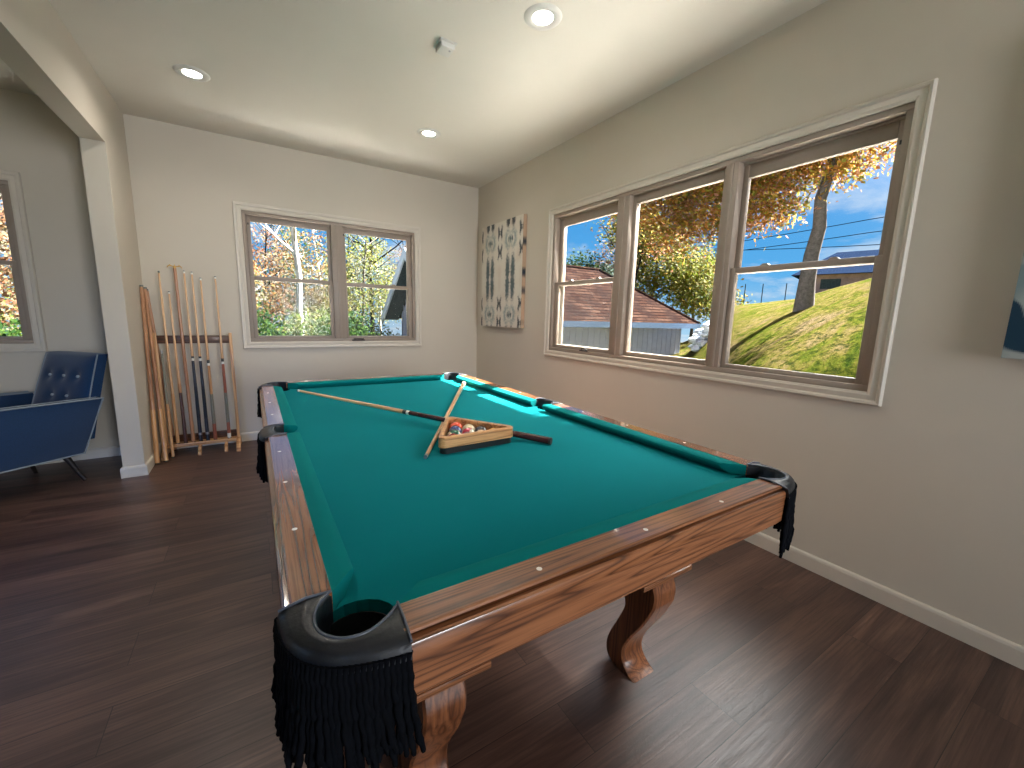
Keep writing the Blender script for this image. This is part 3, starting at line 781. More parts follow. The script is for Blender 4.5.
def pat1(u, v, edge=False):
    """mirrored inkblot pattern: columns repeat every half width, mirrored; rows mirrored about the middle"""
    U_ = 1 - u                               # 0 at the far edge, 1 near the window
    P = .5
    w = ((U_ + .02) % P) / P; w = abs(w - .5) * 2         # mirror inside the repeat (0 centre .. 1 edge)
    vv = abs(v - .47) * 2
    vv = min(vv, 1.2)
    odd = False
    c = mixl(CREAM, TAN, max(0, nz2(U_ * 5, v * 8, 3)) * .5)
    # column A (centre of the repeat, w small): tall dark feathers around the middle, ovals with dots beyond
    def lay(c, col, a): return mixl(c, col, a)
    a = blob(w, vv, .24, .16, .21, .30, 1); c = lay(c, TEAL, a * .9)
    a = blob(w, vv, .26, .70, .32, .19, 2) ; b2 = blob(w, vv, .2, .70, .16, .12, 9); c = lay(c, GREYT, max(0, a - b2) * .9)
    for q in (0, .16): c = lay(c, TEAL, blob(w, vv, q, .70, .08, .06, 4) * .85)
    a = blob(w, vv, .24, 1.02, .18, .12, 6); c = lay(c, NAVY, a * .9)
    # column B (between repeats, w near 1): crossed dark leaves
    a = blob(w - .10 * math.cos(vv * 26) * .5, vv, .88, .50, .11, .15, 7); c = lay(c, NAVY, a * .9)
    a = blob(w + .06 * math.cos(vv * 26) * .5, vv, .86, .86, .11, .14, 8); c = lay(c, NAVY, a * .9)
    a = blob(w, vv, .95, .1, .10, .16, 11); c = lay(c, lin((206, 196, 182)), a * .6)
    if edge: c = mixl(TAN, NAVY, max(0, nz2(3, v * 7, 2) * 5 - .5))
    return c
def pat2(u, v, edge=False):
    n = nz2(u * 4, v * 4, 21) + .5 * nz2(u * 11, v * 11, 4); n2 = nz2(u * 5 + 7, v * 6, 13)
    c = mixl(lin((170, 176, 172)), lin((120, 140, 142)), n2 * 2 + .4)
    if n > .12: c = mixl(c, lin((26, 58, 78)), (n - .12) * 9)
    if n < -.25: c = mixl(c, lin((200, 194, 184)), (-.25 - n) * 6)
    return c
art('canvas_print', 3.545, 4.405, 1.140, 2.250, 'canvas print with mirrored teal inkblot pattern between the two windows', pat1)
art('canvas_print', -.505, .323, 1.146, 2.25, 'blue and grey abstract canvas at the right edge, past the big window', pat2)

# ------------------------------------------------------------------ blue armchair in the lounge
M['blue'] = simple('blue_velvet', (16, 52, 88), .75, .12, 120, spec=.3, bumps=.15)
M['blue'].node_tree.nodes['Principled BSDF'].inputs['Sheen Weight'].default_value = .3
M['chair_piping'] = simple('grey_piping', (140, 150, 158), .6, .05)
M['chair_leg'] = simple('dark_leg', (30, 24, 24), .4, .1)
ch = thing('armchair', (-1.469, 4.002, 0), 'blue button-tufted armchair with pale piping in the dim lounge', 'armchair')
ch.rotation_euler = (0, 0, math.radians(-134.4))
def cpart(mb, nm, m, par=None, **k):
    o = mb.build(nm, m, None, **k); o.parent = par or ch; del o['_o']; return o
for s in (1, -1):
    top = [(-.37, .60), (.46, .60)]; bot = [(.38, .23), (-.27, .205)]
    yo, yi = .37 * s, .30 * s
    oT = [Vector((-.37, yo, .60)), Vector((.46, yo, .632)), Vector((.40, .31 * s, .235)), Vector((-.28, .27 * s, .205))]
    iT = [Vector((-.37, yi, .595)), Vector((.43, yi, .627)), Vector((.38, .24 * s, .24)), Vector((-.27, .20 * s, .21))]
    sp_ = cpart(MB().loft([oT, iT]), 'arm', M['blue'], bevel=.012)
    mb = MB(); mb.tube([p + Vector((0, .002 * s, 0)) for p in (oT[0], oT[1])], .005, 8); mb.tube([oT[0] * .97 + Vector((-.011, .002 * s, .012)), iT[0] + Vector((0, 0, .005)), iT[1] + Vector((0, 0, .005)), oT[1]], .004, 8); mb.tube([oT[1], oT[2], oT[3], oT[0]], .005, 8)
    cpart(mb, 'piping', M['chair_piping'], sp_, smooth=1)
# backrest with tufts
Wd = 22; Hn = 26
btn = [(-.135, .74), (0, .74), (.135, .74), (-.07, .60), (.07, .60), (-.135, .46), (0, .46), (.135, .46)]
def back_pt(v, t, side):
    z = .30 + .60 * t; xx = -.275 - .155 * t - .02 * t * t; hw = .285 - .035 * t
    return xx, v * hw, z
rings = []
for i in range(Hn + 1):
    t = i / Hn; ring = []
    for j in range(Wd + 1):
        v = -1 + 2 * j / Wd; x, y, z = back_pt(v, t, 0)
        puff = .035 * (1 - abs(v) ** 6) * (1 - abs(2 * t - 1) ** 8)
        for (by, bz) in btn:
            d = math.hypot(y - by, z - bz); puff -= .026 * math.exp(-(d / .03) ** 2)
        ring.append(Vector((x + puff, y, z)))
    for j in range(Wd, -1, -1):
        v = -1 + 2 * j / Wd; x, y, z = back_pt(v, t, 0); ring.append(Vector((x - .085 + .02 * abs(v) ** 4, y * 1.0, z)))
    rings.append(ring)
bk_ = cpart(MB().loft(rings), 'backrest', M['blue'], smooth=1.2)
mb = MB()
for s in (1, -1):
    mb.tube([Vector((back_pt(s, t / 10, 0)[0] + .003, back_pt(s, t / 10, 0)[1], back_pt(s, t / 10, 0)[2])) for t in range(11)], .0045, 8)
cpart(mb, 'piping', M['chair_piping'], bk_, smooth=1)
for by, bz in btn[:5]:
    t = (bz - .30) / .60; x = back_pt(0, t, 0)[0]
    mb = MB(); mb.add([], []); o = sphere(.011, 12, 8).build('button', M['chair_piping'], None, smooth=3); o.parent = bk_; del o['_o']; o.location = (x + .016, by, bz)
mb = MB().box((-.27, -.235, .33), (.44, .235, .45)); cpart(mb, 'seat_cushion', M['blue'], bevel=.035)
mb = MB().box((-.27, -.24, .215), (.39, .24, .33)); cpart(mb, 'seat_base', M['blue'], bevel=.01)
for sx, sy in ((-1, 1), (-1, -1), (1, 1), (1, -1)):
    a = Vector((-.20 if sx < 0 else .30, .19 * sy, .225)); b = Vector((-.275 if sx < 0 else .37, .245 * sy, 0))
    cpart(MB().tube([a, b], [.021, .011], 12), 'leg', M['chair_leg'], smooth=1)

# ------------------------------------------------------------------ outdoors
def simple_out(name, rgb, *a, k=.085, **kw):
    kw['spec'] = 0
    q = [((v / 255) ** 2.2 * k) ** (1 / 2.2) * 255 for v in rgb]
    return simple(name, q, *a, **kw)
def lino(c, k=.085):
    q = lin(c); return (q[0] * k, q[1] * k, q[2] * k, 1)
def pol(az, r, z=0):
    a = math.radians(az); return Vector((r * math.sin(a), r * math.cos(a), z))
def crestE(az):
    K = [(-200, 0), (30, -3.6), (50, -3.2), (55, -2.6), (57, -.6), (58.5, 1.1), (60, 2.1), (66.3, 2.9), (69, 3.9), (72.2, 4.8), (80, 7.5), (95, 9), (130, 6), (180, 0), (400, 0)]
    for (a, e), (b, f) in zip(K[:-1], K[1:]):
        if a <= az <= b: return e + (f - e) * (az - a) / (b - a)
    return 0
def ground_h(x, y):
    r = math.hypot(x, y); az = math.degrees(math.atan2(x, y))
    zb = -.75
    if y < 0 and x < 3: return zb
    E = crestE(az); zc = 1.2477 + 26 * math.tan(math.radians(E)) if az > 30 else -.9
    t = max(0, min(1, (r - 6.6) / 19.4))
    u = max(0, min(1, (az - 57) / 8)); h = zb + (zc - zb) * t ** (.6 - .27 * u)
    if r > 26: h -= (r - 26) * .05
    return h + .03 * mn.noise(Vector((x * .5, y * .5, 0)))
LK = .135
def lawn_mat():
    m, nt, b = mat('lawn_grass')
    v = coords(nt); n1 = noise(nt, coords(nt, (.5, 1.6, 1), (0, 0, .5)), 1.1, 6, .75, .4); n2 = noise(nt, v, 9, 5, .85)
    c = ramp(nt, n1, [(.32, lino((104, 136, 52), LK)), (.44, lino((164, 170, 70), LK)), (.52, lino((204, 184, 108), LK)), (.64, lino((220, 190, 146), LK))])
    c = mixc(nt, ramp(nt, n2, [(.42, (.9, .9, .9, 1)), (.54, (0, 0, 0, 1))]), c, lino((70, 92, 44), LK))
    L(nt, c, b.inputs['Base Color']); b.inputs['Roughness'].default_value = .95
    bump(nt, b, n2, .8, .05); b.inputs['Specular IOR Level'].default_value = 0
    return m
M['lawn'] = lawn_mat()
mb = MB(); nx, ny = 150, 160; x0, x1, y0, y1 = -30, 60, -14, 75
for j in range(ny + 1):
    for i in range(nx + 1):
        x = x0 + (x1 - x0) * i / nx; y = y0 + (y1 - y0) * j / ny; mb.v.append(Vector((x, y, ground_h(x, y))))
for j in range(ny):
    for i in range(nx):
        a = j * (nx + 1) + i; mb.f.append([a, a + 1, a + nx + 2, a + nx + 1]); mb.mi.append(0)
tag(mb.build('lawn', M['lawn'], smooth=3), 'sloping grass lawn with fallen leaves outside the windows', 'lawn', kind='structure')
M['concrete'] = simple('concrete', (226, 222, 218), .9, .04, 8)
mb = MB().box((XR + TH + .02, -4.5, -.80), (6.5, 7.5, -.62)); struct('path', mb, M['concrete'])  # unseen pale slab, added to bounce sunlight up into the room
mb = MB().box((XLL, YB + TH + .02, -.80), (XR + TH, YB + TH + 2.0, -.62)); struct('path', mb, M['concrete'])
mb = MB(); mb.box((XLL - .3, YR - .3, -1.0), (XR + TH, YB + TH, -.2)); struct('foundation', mb, M['concrete'])

# shed with a gable at one end and a hip at the other
M['siding'] = simple_out('shed_siding', (164, 172, 202), .8, .06, 6, k=.85)
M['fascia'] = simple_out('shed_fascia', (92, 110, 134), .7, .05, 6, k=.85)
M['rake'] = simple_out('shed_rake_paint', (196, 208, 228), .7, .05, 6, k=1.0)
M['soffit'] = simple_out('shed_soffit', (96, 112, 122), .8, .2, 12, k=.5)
M['shed_door'] = simple_out('shed_door_paint', (190, 204, 216), .6, .03, k=.85)
def shingle():
    m, nt, b = mat('roof_shingles')
    v = coords(nt, (1, 1, 1)); br = N(nt, 'ShaderNodeTexBrick'); sp = N(nt, 'ShaderNodeSeparateXYZ'); cb = N(nt, 'ShaderNodeCombineXYZ')
    L(nt, v, sp.inputs[0]); ad = N(nt, 'ShaderNodeMath', operation='MULTIPLY'); L(nt, sp.outputs[2], ad.inputs[0]); ad.inputs[1].default_value = 1.0
    L(nt, sp.outputs[0], cb.inputs[0]); L(nt, ad.outputs[0], cb.inputs[1]); L(nt, cb.outputs[0], br.inputs['Vector'])
    br.inputs['Scale'].default_value = 1; br.inputs['Brick Width'].default_value = .55; br.inputs['Row Height'].default_value = .12; br.inputs['Mortar Size'].default_value = .016
    br.inputs['Color1'].default_value = lino((132, 96, 86)); br.inputs['Color2'].default_value = lino((188, 146, 128)); br.inputs['Mortar'].default_value = lino((70, 56, 58))
    n = noise(nt, v, 1.3, 4); c = mixc(nt, ramp(nt, n, [(.42, (0, 0, 0, 1)), (.6, (.75, .75, .75, 1))]), br.outputs[0], lino((104, 84, 82)))
    L(nt, c, b.inputs['Base Color']); b.inputs['Roughness'].default_value = .9; b.inputs['Specular IOR Level'].default_value = 0; b.inputs['Roughness'].default_value = 1; return m
M['shingle'] = shingle()
Xg, Yf, Yr_, Yn = 4.45, 16.9, 14.0, 11.1           # gable plane, far eave, ridge, near eave
ZE, ZR = 1.18, 3.42
Xh, Xe = 13.2, 16.6                                # ridge end, hip eave
sh = thing('shed', (9.5, 14, -.8), 'pale blue board-sided shed with brown shingled roof beyond the windows', 'shed')
th = .10
def slab(pts, m, nm, par=sh, t=th):
    top = [Vector(p) for p in pts]; return MB().loft([top, [p - Vector((0, 0, t)) for p in top]]).build(nm, m, par)
mb = MB(); mb.loft([[Vector((Xg, Yn, ZE)), Vector((Xg, Yr_, ZR)), Vector((Xh, Yr_, ZR)), Vector((Xe, Yn, ZE))], [Vector((Xg, Yn, ZE - th)), Vector((Xg, Yr_, ZR - th)), Vector((Xh, Yr_, ZR - th)), Vector((Xe, Yn, ZE - th))]])
mb.loft([[Vector((Xg, Yf, ZE)), Vector((Xe, Yf, ZE)), Vector((Xh, Yr_, ZR)), Vector((Xg, Yr_, ZR))], [Vector((Xg, Yf, ZE - th)), Vector((Xe, Yf, ZE - th)), Vector((Xh, Yr_, ZR - th)), Vector((Xg, Yr_, ZR - th))]])
mb.loft([[Vector((Xe, Yn, ZE)), Vector((Xh, Yr_, ZR)), Vector((Xe, Yf, ZE))], [Vector((Xe, Yn, ZE - th)), Vector((Xh, Yr_, ZR - th)), Vector((Xe, Yf, ZE - th))]])
mb.build('roof', M['shingle'], sh)
# fascia : along the near eave, hip eave and up the rakes
fz = .20
mb = MB().box((Xg - .02, Yn - .05, ZE - .22), (Xe + .05, Yn, ZE - .01)); mb.box((Xe, Yn, ZE - .22), (Xe + .05, Yf, ZE - .01))
mb.build('fascia', M['fascia'], sh)
mb = MB()
for (ya, yb_) in ((Yf + .1, Yr_), (Yn - .1, Yr_)):
    za = ZE - .04
    pts = [Vector((Xg - .03, ya, za - .30)), Vector((Xg - .03, ya, za + .05)), Vector((Xg - .03, yb_, ZR + .05)), Vector((Xg - .03, yb_, ZR - .30))]
    mb.prism(pts, (.06, 0, 0))
mb.build('rake_board', M['rake'], sh)
mb = MB()
for (ya, yb_) in ((Yf, Yr_), (Yn, Yr_)):
    mb.prism([Vector((Xg + .03, ya, ZE - .16)), Vector((Xg + .03, ya, ZE - .11)), Vector((Xg + .03, yb_, ZR - .11)), Vector((Xg + .03, yb_, ZR - .16))], (.6, 0, 0))
mb.build('soffit', M['soffit'], sh)
XI, YI0, YI1 = Xg + .62, Yn + .45, Yf - .45       # walls
mb = MB(); zb = -1.2
zt = ZE - .14
mb.prism([(XI, YI0, zb), (XI, YI0, zt + .22), (XI, Yr_, ZR - .30), (XI, YI1, zt + .22), (XI, YI1, zb)], (.1, 0, 0))
mb.box((XI, YI0, zb), (Xe - .55, YI0 + .1, zt)); mb.box((Xe - .65, YI0, zb), (Xe - .55, YI1, zt)); mb.box((XI, YI1 - .1, zb), (Xe - .55, YI1, zt))
bt = 0
x = XI + .1
while x < Xe - .6: mb.box((x, YI0 - .018, zb), (x + .03, YI0, zt)); x += .30
y = YI0 + .1
while y < YI1:
    zz = ZE - .14 + (ZR - ZE) * (1 - abs(y - Yr_) / (Yr_ - Yn)); mb.box((XI - .018, y, zb), (XI, y + .03, zz)); y += .30
mb.build('walls', M['siding'], sh)
mb = MB().box((XI - .04, 13.9, zb), (XI - .018, 15.5, .95)); d_ = mb.build('door', M['shed_door'], sh)
mb = MB().box((XI - .05, 15.5, zb), (XI - .018, 15.62, 1.05)); mb.box((XI - .05, 13.78, .95), (XI - .018, 15.5, 1.05)); mb.build('door_trim', M['soffit'], sh)
# ridge cap
MB().tube([Vector((Xg, Yr_, ZR + .01)), Vector((Xh, Yr_, ZR + .01)), Vector((Xe, Yn, ZE + .01))], .06, 8).build('ridge_cap', M['shingle'], sh)

# stones at the shed's corner
M['stone'] = simple_out('pale_stone', (214, 220, 230), .85, .2, 10, k=.9)
rnd = random.Random(4); mb = MB()
for i in range(60):
    az = rnd.uniform(55.8, 58.2); r = rnd.uniform(16.5, 19.0); p = pol(az, r); g = ground_h(p.x, p.y); s_ = rnd.uniform(.10, .26); z = g + s_ * .4 + rnd.uniform(0, .45)
    rings = []
    for k in range(4):
        rr = s_ * (.6, 1, .9, .45)[k]; zz = z + s_ * (-.45, -.15, .2, .45)[k]; rings.append([Vector((p.x + rr * math.cos(a * PI / 3) * rnd.uniform(.8, 1.1), p.y + rr * math.sin(a * PI / 3) * rnd.uniform(.8, 1.1), zz)) for a in range(6)])
    mb.loft(rings)
tag(mb.build('rubble', M['stone']), 'heap of pale broken stones beside the shed corner', 'rubble', kind='stuff')

# far house on the hill
M['brick'] = simple_out('far_brick', (176, 150, 152), .9, .2, 3, k=.9)
M['far_roof'] = simple_out('far_roof', (60, 86, 134), .9, .1, 2, k=.11)
fh = thing('house', pol(71, 36, 3), 'long low brick house with slate blue roof on top of the hill', 'house')
d = (pol(84, 36) - pol(66.2, 36)).normalized(); nrm = Vector((d.y, -d.x, 0)); nrm = nrm if nrm.dot(pol(70, 1)) > 0 else -nrm
a = pol(66.2, 36); Ln_ = 15; dep = 7
def hp(u, v, z): q = a + d * u + nrm * v; return Vector((q.x, q.y, z))
mb = MB().loft([[hp(0, 0, 1), hp(Ln_, 0, 1), hp(Ln_, dep, 1), hp(0, dep, 1)], [hp(0, 0, 4.65), hp(Ln_, 0, 4.65), hp(Ln_, dep, 4.65), hp(0, dep, 4.65)]]); mb.build('walls', M['brick'], fh)
mb = MB().loft([[hp(-.5, -.5, 4.65), hp(Ln_ + .5, -.5, 4.65), hp(Ln_ + .5, dep + .5, 4.65), hp(-.5, dep + .5, 4.65)], [hp(1.5, dep / 2, 6.55), hp(Ln_ - 1.5, dep / 2, 6.55), hp(Ln_ - 1.5, dep / 2 + .1, 6.55), hp(1.5, dep / 2 + .1, 6.55)]]); mb.build('roof', M['far_roof'], fh)
for u in (1.2, 4.0, 6.8, 9.6):
    MB().loft([[hp(u, -.03, 3.7), hp(u + 1.1, -.03, 3.7), hp(u + 1.1, -.03, 4.35), hp(u, -.03, 4.35)], [hp(u, .03, 3.7), hp(u + 1.1, .03, 3.7), hp(u + 1.1, .03, 4.35), hp(u, .03, 4.35)]]).build('window', M['soffit'], fh)
# fence posts
M['post'] = simple_out('fence_metal', (130, 138, 142), .6, .1)
for az, lab in ((60.9, 'thin fence post on the hill, left of the other two'), (62.7, 'thin fence post on the hill between two others'), (65.0, 'thin fence post on the hill just left of the big tree trunk')):
    p = pol(az, 25); g = ground_h(p.x, p.y); e = 1.2477 + 25 * math.tan(math.radians(4.6))
    mb = MB().tube([Vector((p.x, p.y, g - .2)), Vector((p.x, p.y, e))], .022, 8); tag(mb.build('fence_post', M['post'], smooth=1), lab, 'fence post', 'fence posts on the hill')
# utility wires and pole (off to the right)
M['wire'] = simple_out('wire', (40, 44, 52), .6, .05)
pole_p = pol(92, 34); pz = 1.2477
t = thing('utility_pole', (pole_p.x, pole_p.y, ground_h(pole_p.x, pole_p.y)), 'wooden utility pole on the hill off to the right', 'utility pole')
MB().tube([Vector((pole_p.x, pole_p.y, 1)), Vector((pole_p.x, pole_p.y, 13))], [.16, .11], 12).build('pole', M['chair_leg'], t, smooth=1)
MB().box((pole_p.x - .06, pole_p.y - 1, 11.7), (pole_p.x + .06, pole_p.y + 1, 11.85)).build('crossarm', M['chair_leg'], t)
for k_, (e0, e1, e2) in enumerate(((10.3, 10.8, 16.0), (9.1, 9.5, 14.0), (8.3, 8.2, 12.0))):
    p0, p1 = (67.7, e0), (72.3, e1)
    P = []
    for i in range(25):
        az = 54 + (92 - 54) * i / 24; u = (az - 67.7) / 4.6
        e = e0 + (e1 - e0) * u if az < 73 else e1 + (e1 - e0) * (az - 72.3) / 4.6 * .3 + (e2 - e1 - (e1 - e0) * 1.3) * ((az - 73) / 19) ** 1.5
        r = 34; P.append(pol(az, r, 1.2477 + r * math.tan(math.radians(e))))
    tag(MB().tube(P, .022, 6).build('power_line', M['wire'], smooth=1), ('uppermost', 'middle', 'lowest')[k_] + ' power line strung across the sky behind the tree', 'power line', 'power lines over the hill')

# trees -------------------------------------------------------------
M['bark'] = simple_out('bark', (150, 142, 138), .9, .3, 14, bumps=.6, k=.34)
M['bark_pale'] = simple_out('bark_pale', (208, 202, 196), .85, .2, 14, bumps=.4, k=.8)
M['bark_dark'] = simple_out('bark_dark', (84, 78, 74), .9, .3, 14, bumps=.5)
def leaves(name, blobs, n, size, pal, parent, rnd):
    vs = []; fs = []; cols = []
    tot = sum(b[3] * b[4] * b[5] for b in blobs)
    for (cx, cy, cz, rx, ry, rz) in blobs:
        k = int(DENS * n * rx * ry * rz / tot) + 6
        nc = max(4, k // 16)
        for c_ in range(nc):
            while True:
                u = Vector((rnd.uniform(-1, 1), rnd.uniform(-1, 1), rnd.uniform(-1, 1)))
                if u.length < 1: break
            u = u * (.55 + .45 * rnd.random()) / max(.6, u.length)
            cc = Vector((cx + u.x * rx, cy + u.y * ry, cz + u.z * rz)); base = rnd.choice(pal)
            for q in range(16):
                p = cc + Vector((rnd.gauss(0, 1), rnd.gauss(0, 1), rnd.gauss(0, .7))) * size * 2.0
                a = Vector((rnd.gauss(0, 1), rnd.gauss(0, 1), rnd.gauss(0, 1))).normalized(); b = a.orthogonal().normalized(); s = size * rnd.uniform(.6, 1.2)
                o = len(vs); vs += [p - a * s * .5, p + b * s * .32, p + a * s * .5, p - b * s * .32]; fs.append((o, o + 1, o + 2, o + 3))
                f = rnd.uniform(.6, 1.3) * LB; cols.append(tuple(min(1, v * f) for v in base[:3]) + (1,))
    me = bpy.data.meshes.new(name); org = Vector(parent['_o']); me.from_pydata([v - org for v in vs], [], fs); me.materials.append(M['leaf'])
    o = bpy.data.objects.new(name, me); C.objects.link(o); o.parent = parent; color_faces(o, cols); return o
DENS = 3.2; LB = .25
ORANGE = [lin(c) for c in ((226, 150, 70), (232, 176, 84), (206, 122, 74), (214, 178, 76), (222, 140, 110))]
GOLD = [lin(c) for c in ((232, 186, 84), (226, 200, 92), (236, 168, 84), (214, 150, 92), (238, 176, 140), (190, 190, 84))]
YELLOW = [lin(c) for c in ((204, 198, 72), (176, 190, 66), (222, 206, 96), (150, 172, 60), (214, 176, 80))]
GREEN = [lin(c) for c in ((96, 140, 60), (72, 116, 56), (120, 156, 70), (86, 124, 92))]
RUST = [lin(c) for c in ((232, 176, 138), (238, 192, 150), (226, 156, 116), (222, 206, 160), (236, 226, 206))]
RUSTY = [lin(c) for c in ((236, 178, 110), (232, 196, 120), (228, 160, 104), (226, 214, 170), (240, 230, 212), (196, 200, 130))]
PALEY = [lin(c) for c in ((214, 212, 110), (196, 206, 104), (230, 220, 140), (172, 190, 96), (236, 232, 200), (180, 196, 180))]
BUSH = [lin(c) for c in ((170, 196, 90), (206, 210, 110), (140, 172, 90), (222, 208, 140), (226, 224, 190))]
def tree(az, r, top, crown, pal, label, n=2500, size=.16, tr=.12, bark='bark', lean=(0, 0), branches=6, seed=1, trunk_az=None, name='tree', group='trees outside the windows', blen=1.0):
    """crown: list of (dx across view, dz above ground, rx, ry, rz)"""
    rnd = random.Random(seed); p = pol(az, r); g = ground_h(p.x, p.y); p.z = g
    right = Vector((math.cos(math.radians(az)), -math.sin(math.radians(az)), 0))
    root = thing(name, tuple(p), label, 'tree' if name != 'shrub' else 'shrub', group)
    if top:
        P = [p + Vector((0, 0, -.3))]; R = [tr * 1.25]
        for i in range(1, 9):
            t = i / 8; P.append(p + right * (lean[0] * t * t) + Vector((rnd.uniform(-.05, .05), rnd.uniform(-.05, .05), top * t))); R.append(tr * (1 - .72 * t))
        mb = MB().tube(P, R, 10)
        for b in range(branches):
            t = rnd.uniform(.35, .95); q = p + right * (lean[0] * t * t) + Vector((0, 0, top * t)); a = rnd.uniform(0, 2 * PI); ln = top * rnd.uniform(.18, .34) * blen
            e = q + Vector((math.cos(a) * ln, math.sin(a) * ln, ln * rnd.uniform(.4, 1.0))); m_ = q.lerp(e, .5) + Vector((0, 0, -ln * .06))
            mb.tube([q, m_, e], [tr * (1 - .7 * t) * .6, tr * .28, tr * .08], 6)
            for s_ in range(3):
                a2 = rnd.uniform(0, 2 * PI); f = m_.lerp(e, rnd.random()); mb.tube([f, f + Vector((math.cos(a2), math.sin(a2), rnd.uniform(.1, .9))) * ln * .45], [tr * .14, tr * .04], 5)
        mb.build('trunk', M[bark], root, smooth=1.2)
    if crown:
        bl = [(p.x + right.x * dx, p.y + right.y * dx, g + dz, rx, ry, rz) for dx, dz, rx, ry, rz in crown]
        leaves('crown', bl, n, size, pal, root, rnd)
    return root
# big maple on the slope: trunk at az 66.9
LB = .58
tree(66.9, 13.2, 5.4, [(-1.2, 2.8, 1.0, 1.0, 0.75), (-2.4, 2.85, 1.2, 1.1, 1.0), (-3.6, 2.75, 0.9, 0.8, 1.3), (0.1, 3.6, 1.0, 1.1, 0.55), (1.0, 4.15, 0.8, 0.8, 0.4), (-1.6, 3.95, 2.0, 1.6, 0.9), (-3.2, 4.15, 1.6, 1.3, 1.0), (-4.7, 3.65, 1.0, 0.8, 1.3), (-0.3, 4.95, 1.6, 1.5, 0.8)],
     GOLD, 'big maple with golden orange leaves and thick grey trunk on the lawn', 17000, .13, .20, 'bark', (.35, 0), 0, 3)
LB = .25
tree(50.5, 24, 5.5, [(0, 4.6, 2.0, 1.8, 2.2), (2.2, 3.2, 1.4, 1.3, 1.6), (-1.2, 6.4, 1.6, 1.5, 1.3)], YELLOW, 'yellow-green tree rising behind the shed roof', 4500, .2, .12, seed=5)
tree(55.5, 27, 4.2, [(0, 3.4, 1.6, 1.5, 1.9), (1.4, 2.0, 1.0, 1.0, 1.0)], YELLOW, 'small yellow-green tree at the foot of the hill', 2600, .2, .1, seed=6)
tree(46.5, 30, 7.5, [(0, 6.0, 1.7, 1.7, 2.0), (-1.5, 4.6, 1.3, 1.3, 1.4)], RUST, 'thin rust-leaved tree behind the shed ridge', 1800, .2, .16, seed=8, bark='bark_dark')
tree(41.2, 24, 3.8, [(0, 3.6, 1.2, 1.2, 1.4), (.8, 2.8, 1.0, 1.0, 1.0)], GREEN, 'round green tree above the shed ridge', 2600, .18, .12, seed=9)
tree(44.2, 26, 3.6, [(0, 3.4, 1.5, 1.3, 1.2)], [lin((130, 156, 130)), lin((110, 140, 120)), lin((150, 170, 150))], 'pale grey-green tree above the shed ridge', 1800, .18, .12, seed=10)
tree(39.2, 26, 3.6, [(0, 3.2, .8, .8, 1.3)], RUST, 'small orange tree above the shed ridge at the window edge', 900, .18, .1, seed=12)
# unseen tall tree right of the window, placed to shade the near pane
tree(95.9, 11.6, 10.5, [(0, 9.2, 2.4, 1.9, 3.2), (1.4, 7.0, 2.0, 1.6, 1.8)], ORANGE, 'unseen tall orange tree right of the lawn, placed to shade the near pane', 9000, .24, .24, seed=14)
tree(110, 12, 9.0, [(0, 8.0, 2.6, 2.6, 2.4)], ORANGE, 'second tall orange tree farther right on the lawn', 3000, .22, .22, seed=15)
# woods beyond the back window and lounge window
LB = .25
wood_spec = [(-19.5, 17, RUST), (-16.0, 20, RUSTY), (-12, 24, PALEY), (-8, 20, RUST), (-1.5, 19, RUSTY), (1.2, 23, RUST), (3.2, 26, GREEN), (7.8, 21, RUSTY), (10.5, 25, PALEY), (12.2, 19, PALEY), (14.5, 27, PALEY), (17.5, 30, RUST), (-23, 18, PALEY)]
desc = {id(RUST): 'rust', id(RUSTY): 'orange', id(PALEY): 'yellow', id(GREEN): 'green'}
places = ['at the left edge of the woods behind the lounge window', 'in the woods behind the lounge window, beside the rust tree', 'in the woods hidden between the two back windows', 'in the woods just left of the back window', 'in the woods at the left edge of the back window',
          'in the woods behind the left pane, below the blue sky', 'in the woods behind the white birch trunk', 'in the woods right of the birch, by the window mullion', 'in the woods at the left of the right pane', 'in the woods beside the shed gable, nearer', 'in the woods directly behind the shed gable', 'in the woods beyond the shed roof peak', 'in the woods beyond the far lounge pane']
for i, (az, r, pal) in enumerate(wood_spec):
    hgt = 3.0 + 1.2477 + r * math.tan(math.radians(8)) - 1
    rr = random.Random(i)
    tree(az, r, hgt, [(rr.uniform(-.4, .4), hgt * .55, 1.5, 1.4, hgt * .22), (rr.uniform(-.9, .9), hgt * .78, 1.1, 1.1, hgt * .18), (rr.uniform(-1.2, 1.2), hgt * .36, 1.3, 1.2, 1.0)], pal,
         desc[id(pal)] + '-leaved tree ' + places[i], 1300, .13, .07, ('bark', 'bark_pale', 'bark_dark')[i % 3], (rr.uniform(-.5, .5), 0), 7, 30 + i)
tree(5.2, 15, 8.5, None, None, 'tall white birch trunk behind the left pane of the back window', tr=.12, bark='bark_pale', lean=(-.3, 0), branches=4, seed=71)
tree(13.3, 22, 8.5, None, None, 'bare dark trunk behind the right pane of the back window', tr=.12, bark='bark_dark', lean=(.2, 0), branches=9, seed=78)
tree(47.4, 21.5, 4.9, None, None, 'bare leaning grey trunk behind the shed roof', tr=.11, bark='bark_dark', lean=(.5, 0), branches=3, seed=79)
# bushes closing the woods at the ground
bz = [(az, 12 + (i % 3) * 2.2) for i, az in enumerate(range(-26, 15, 3))]
for i, (az, r) in enumerate(bz):
    rr = random.Random(100 + i)
    tree(az, r, 1.2, [(0, .9, 1.0, .9, .8), (rr.uniform(-.6, .6), 1.5, .7, .7, .6)], BUSH if i % 3 else GREEN, 'leafy ' + ('yellow-green', 'green')[0 if i % 3 else 1] + ' shrub in the undergrowth outside the back windows', 1500, .10, .03, seed=200 + i, name='shrub', group='green undergrowth shrubs' if i % 3 == 0 else 'yellow-green undergrowth shrubs', branches=3)

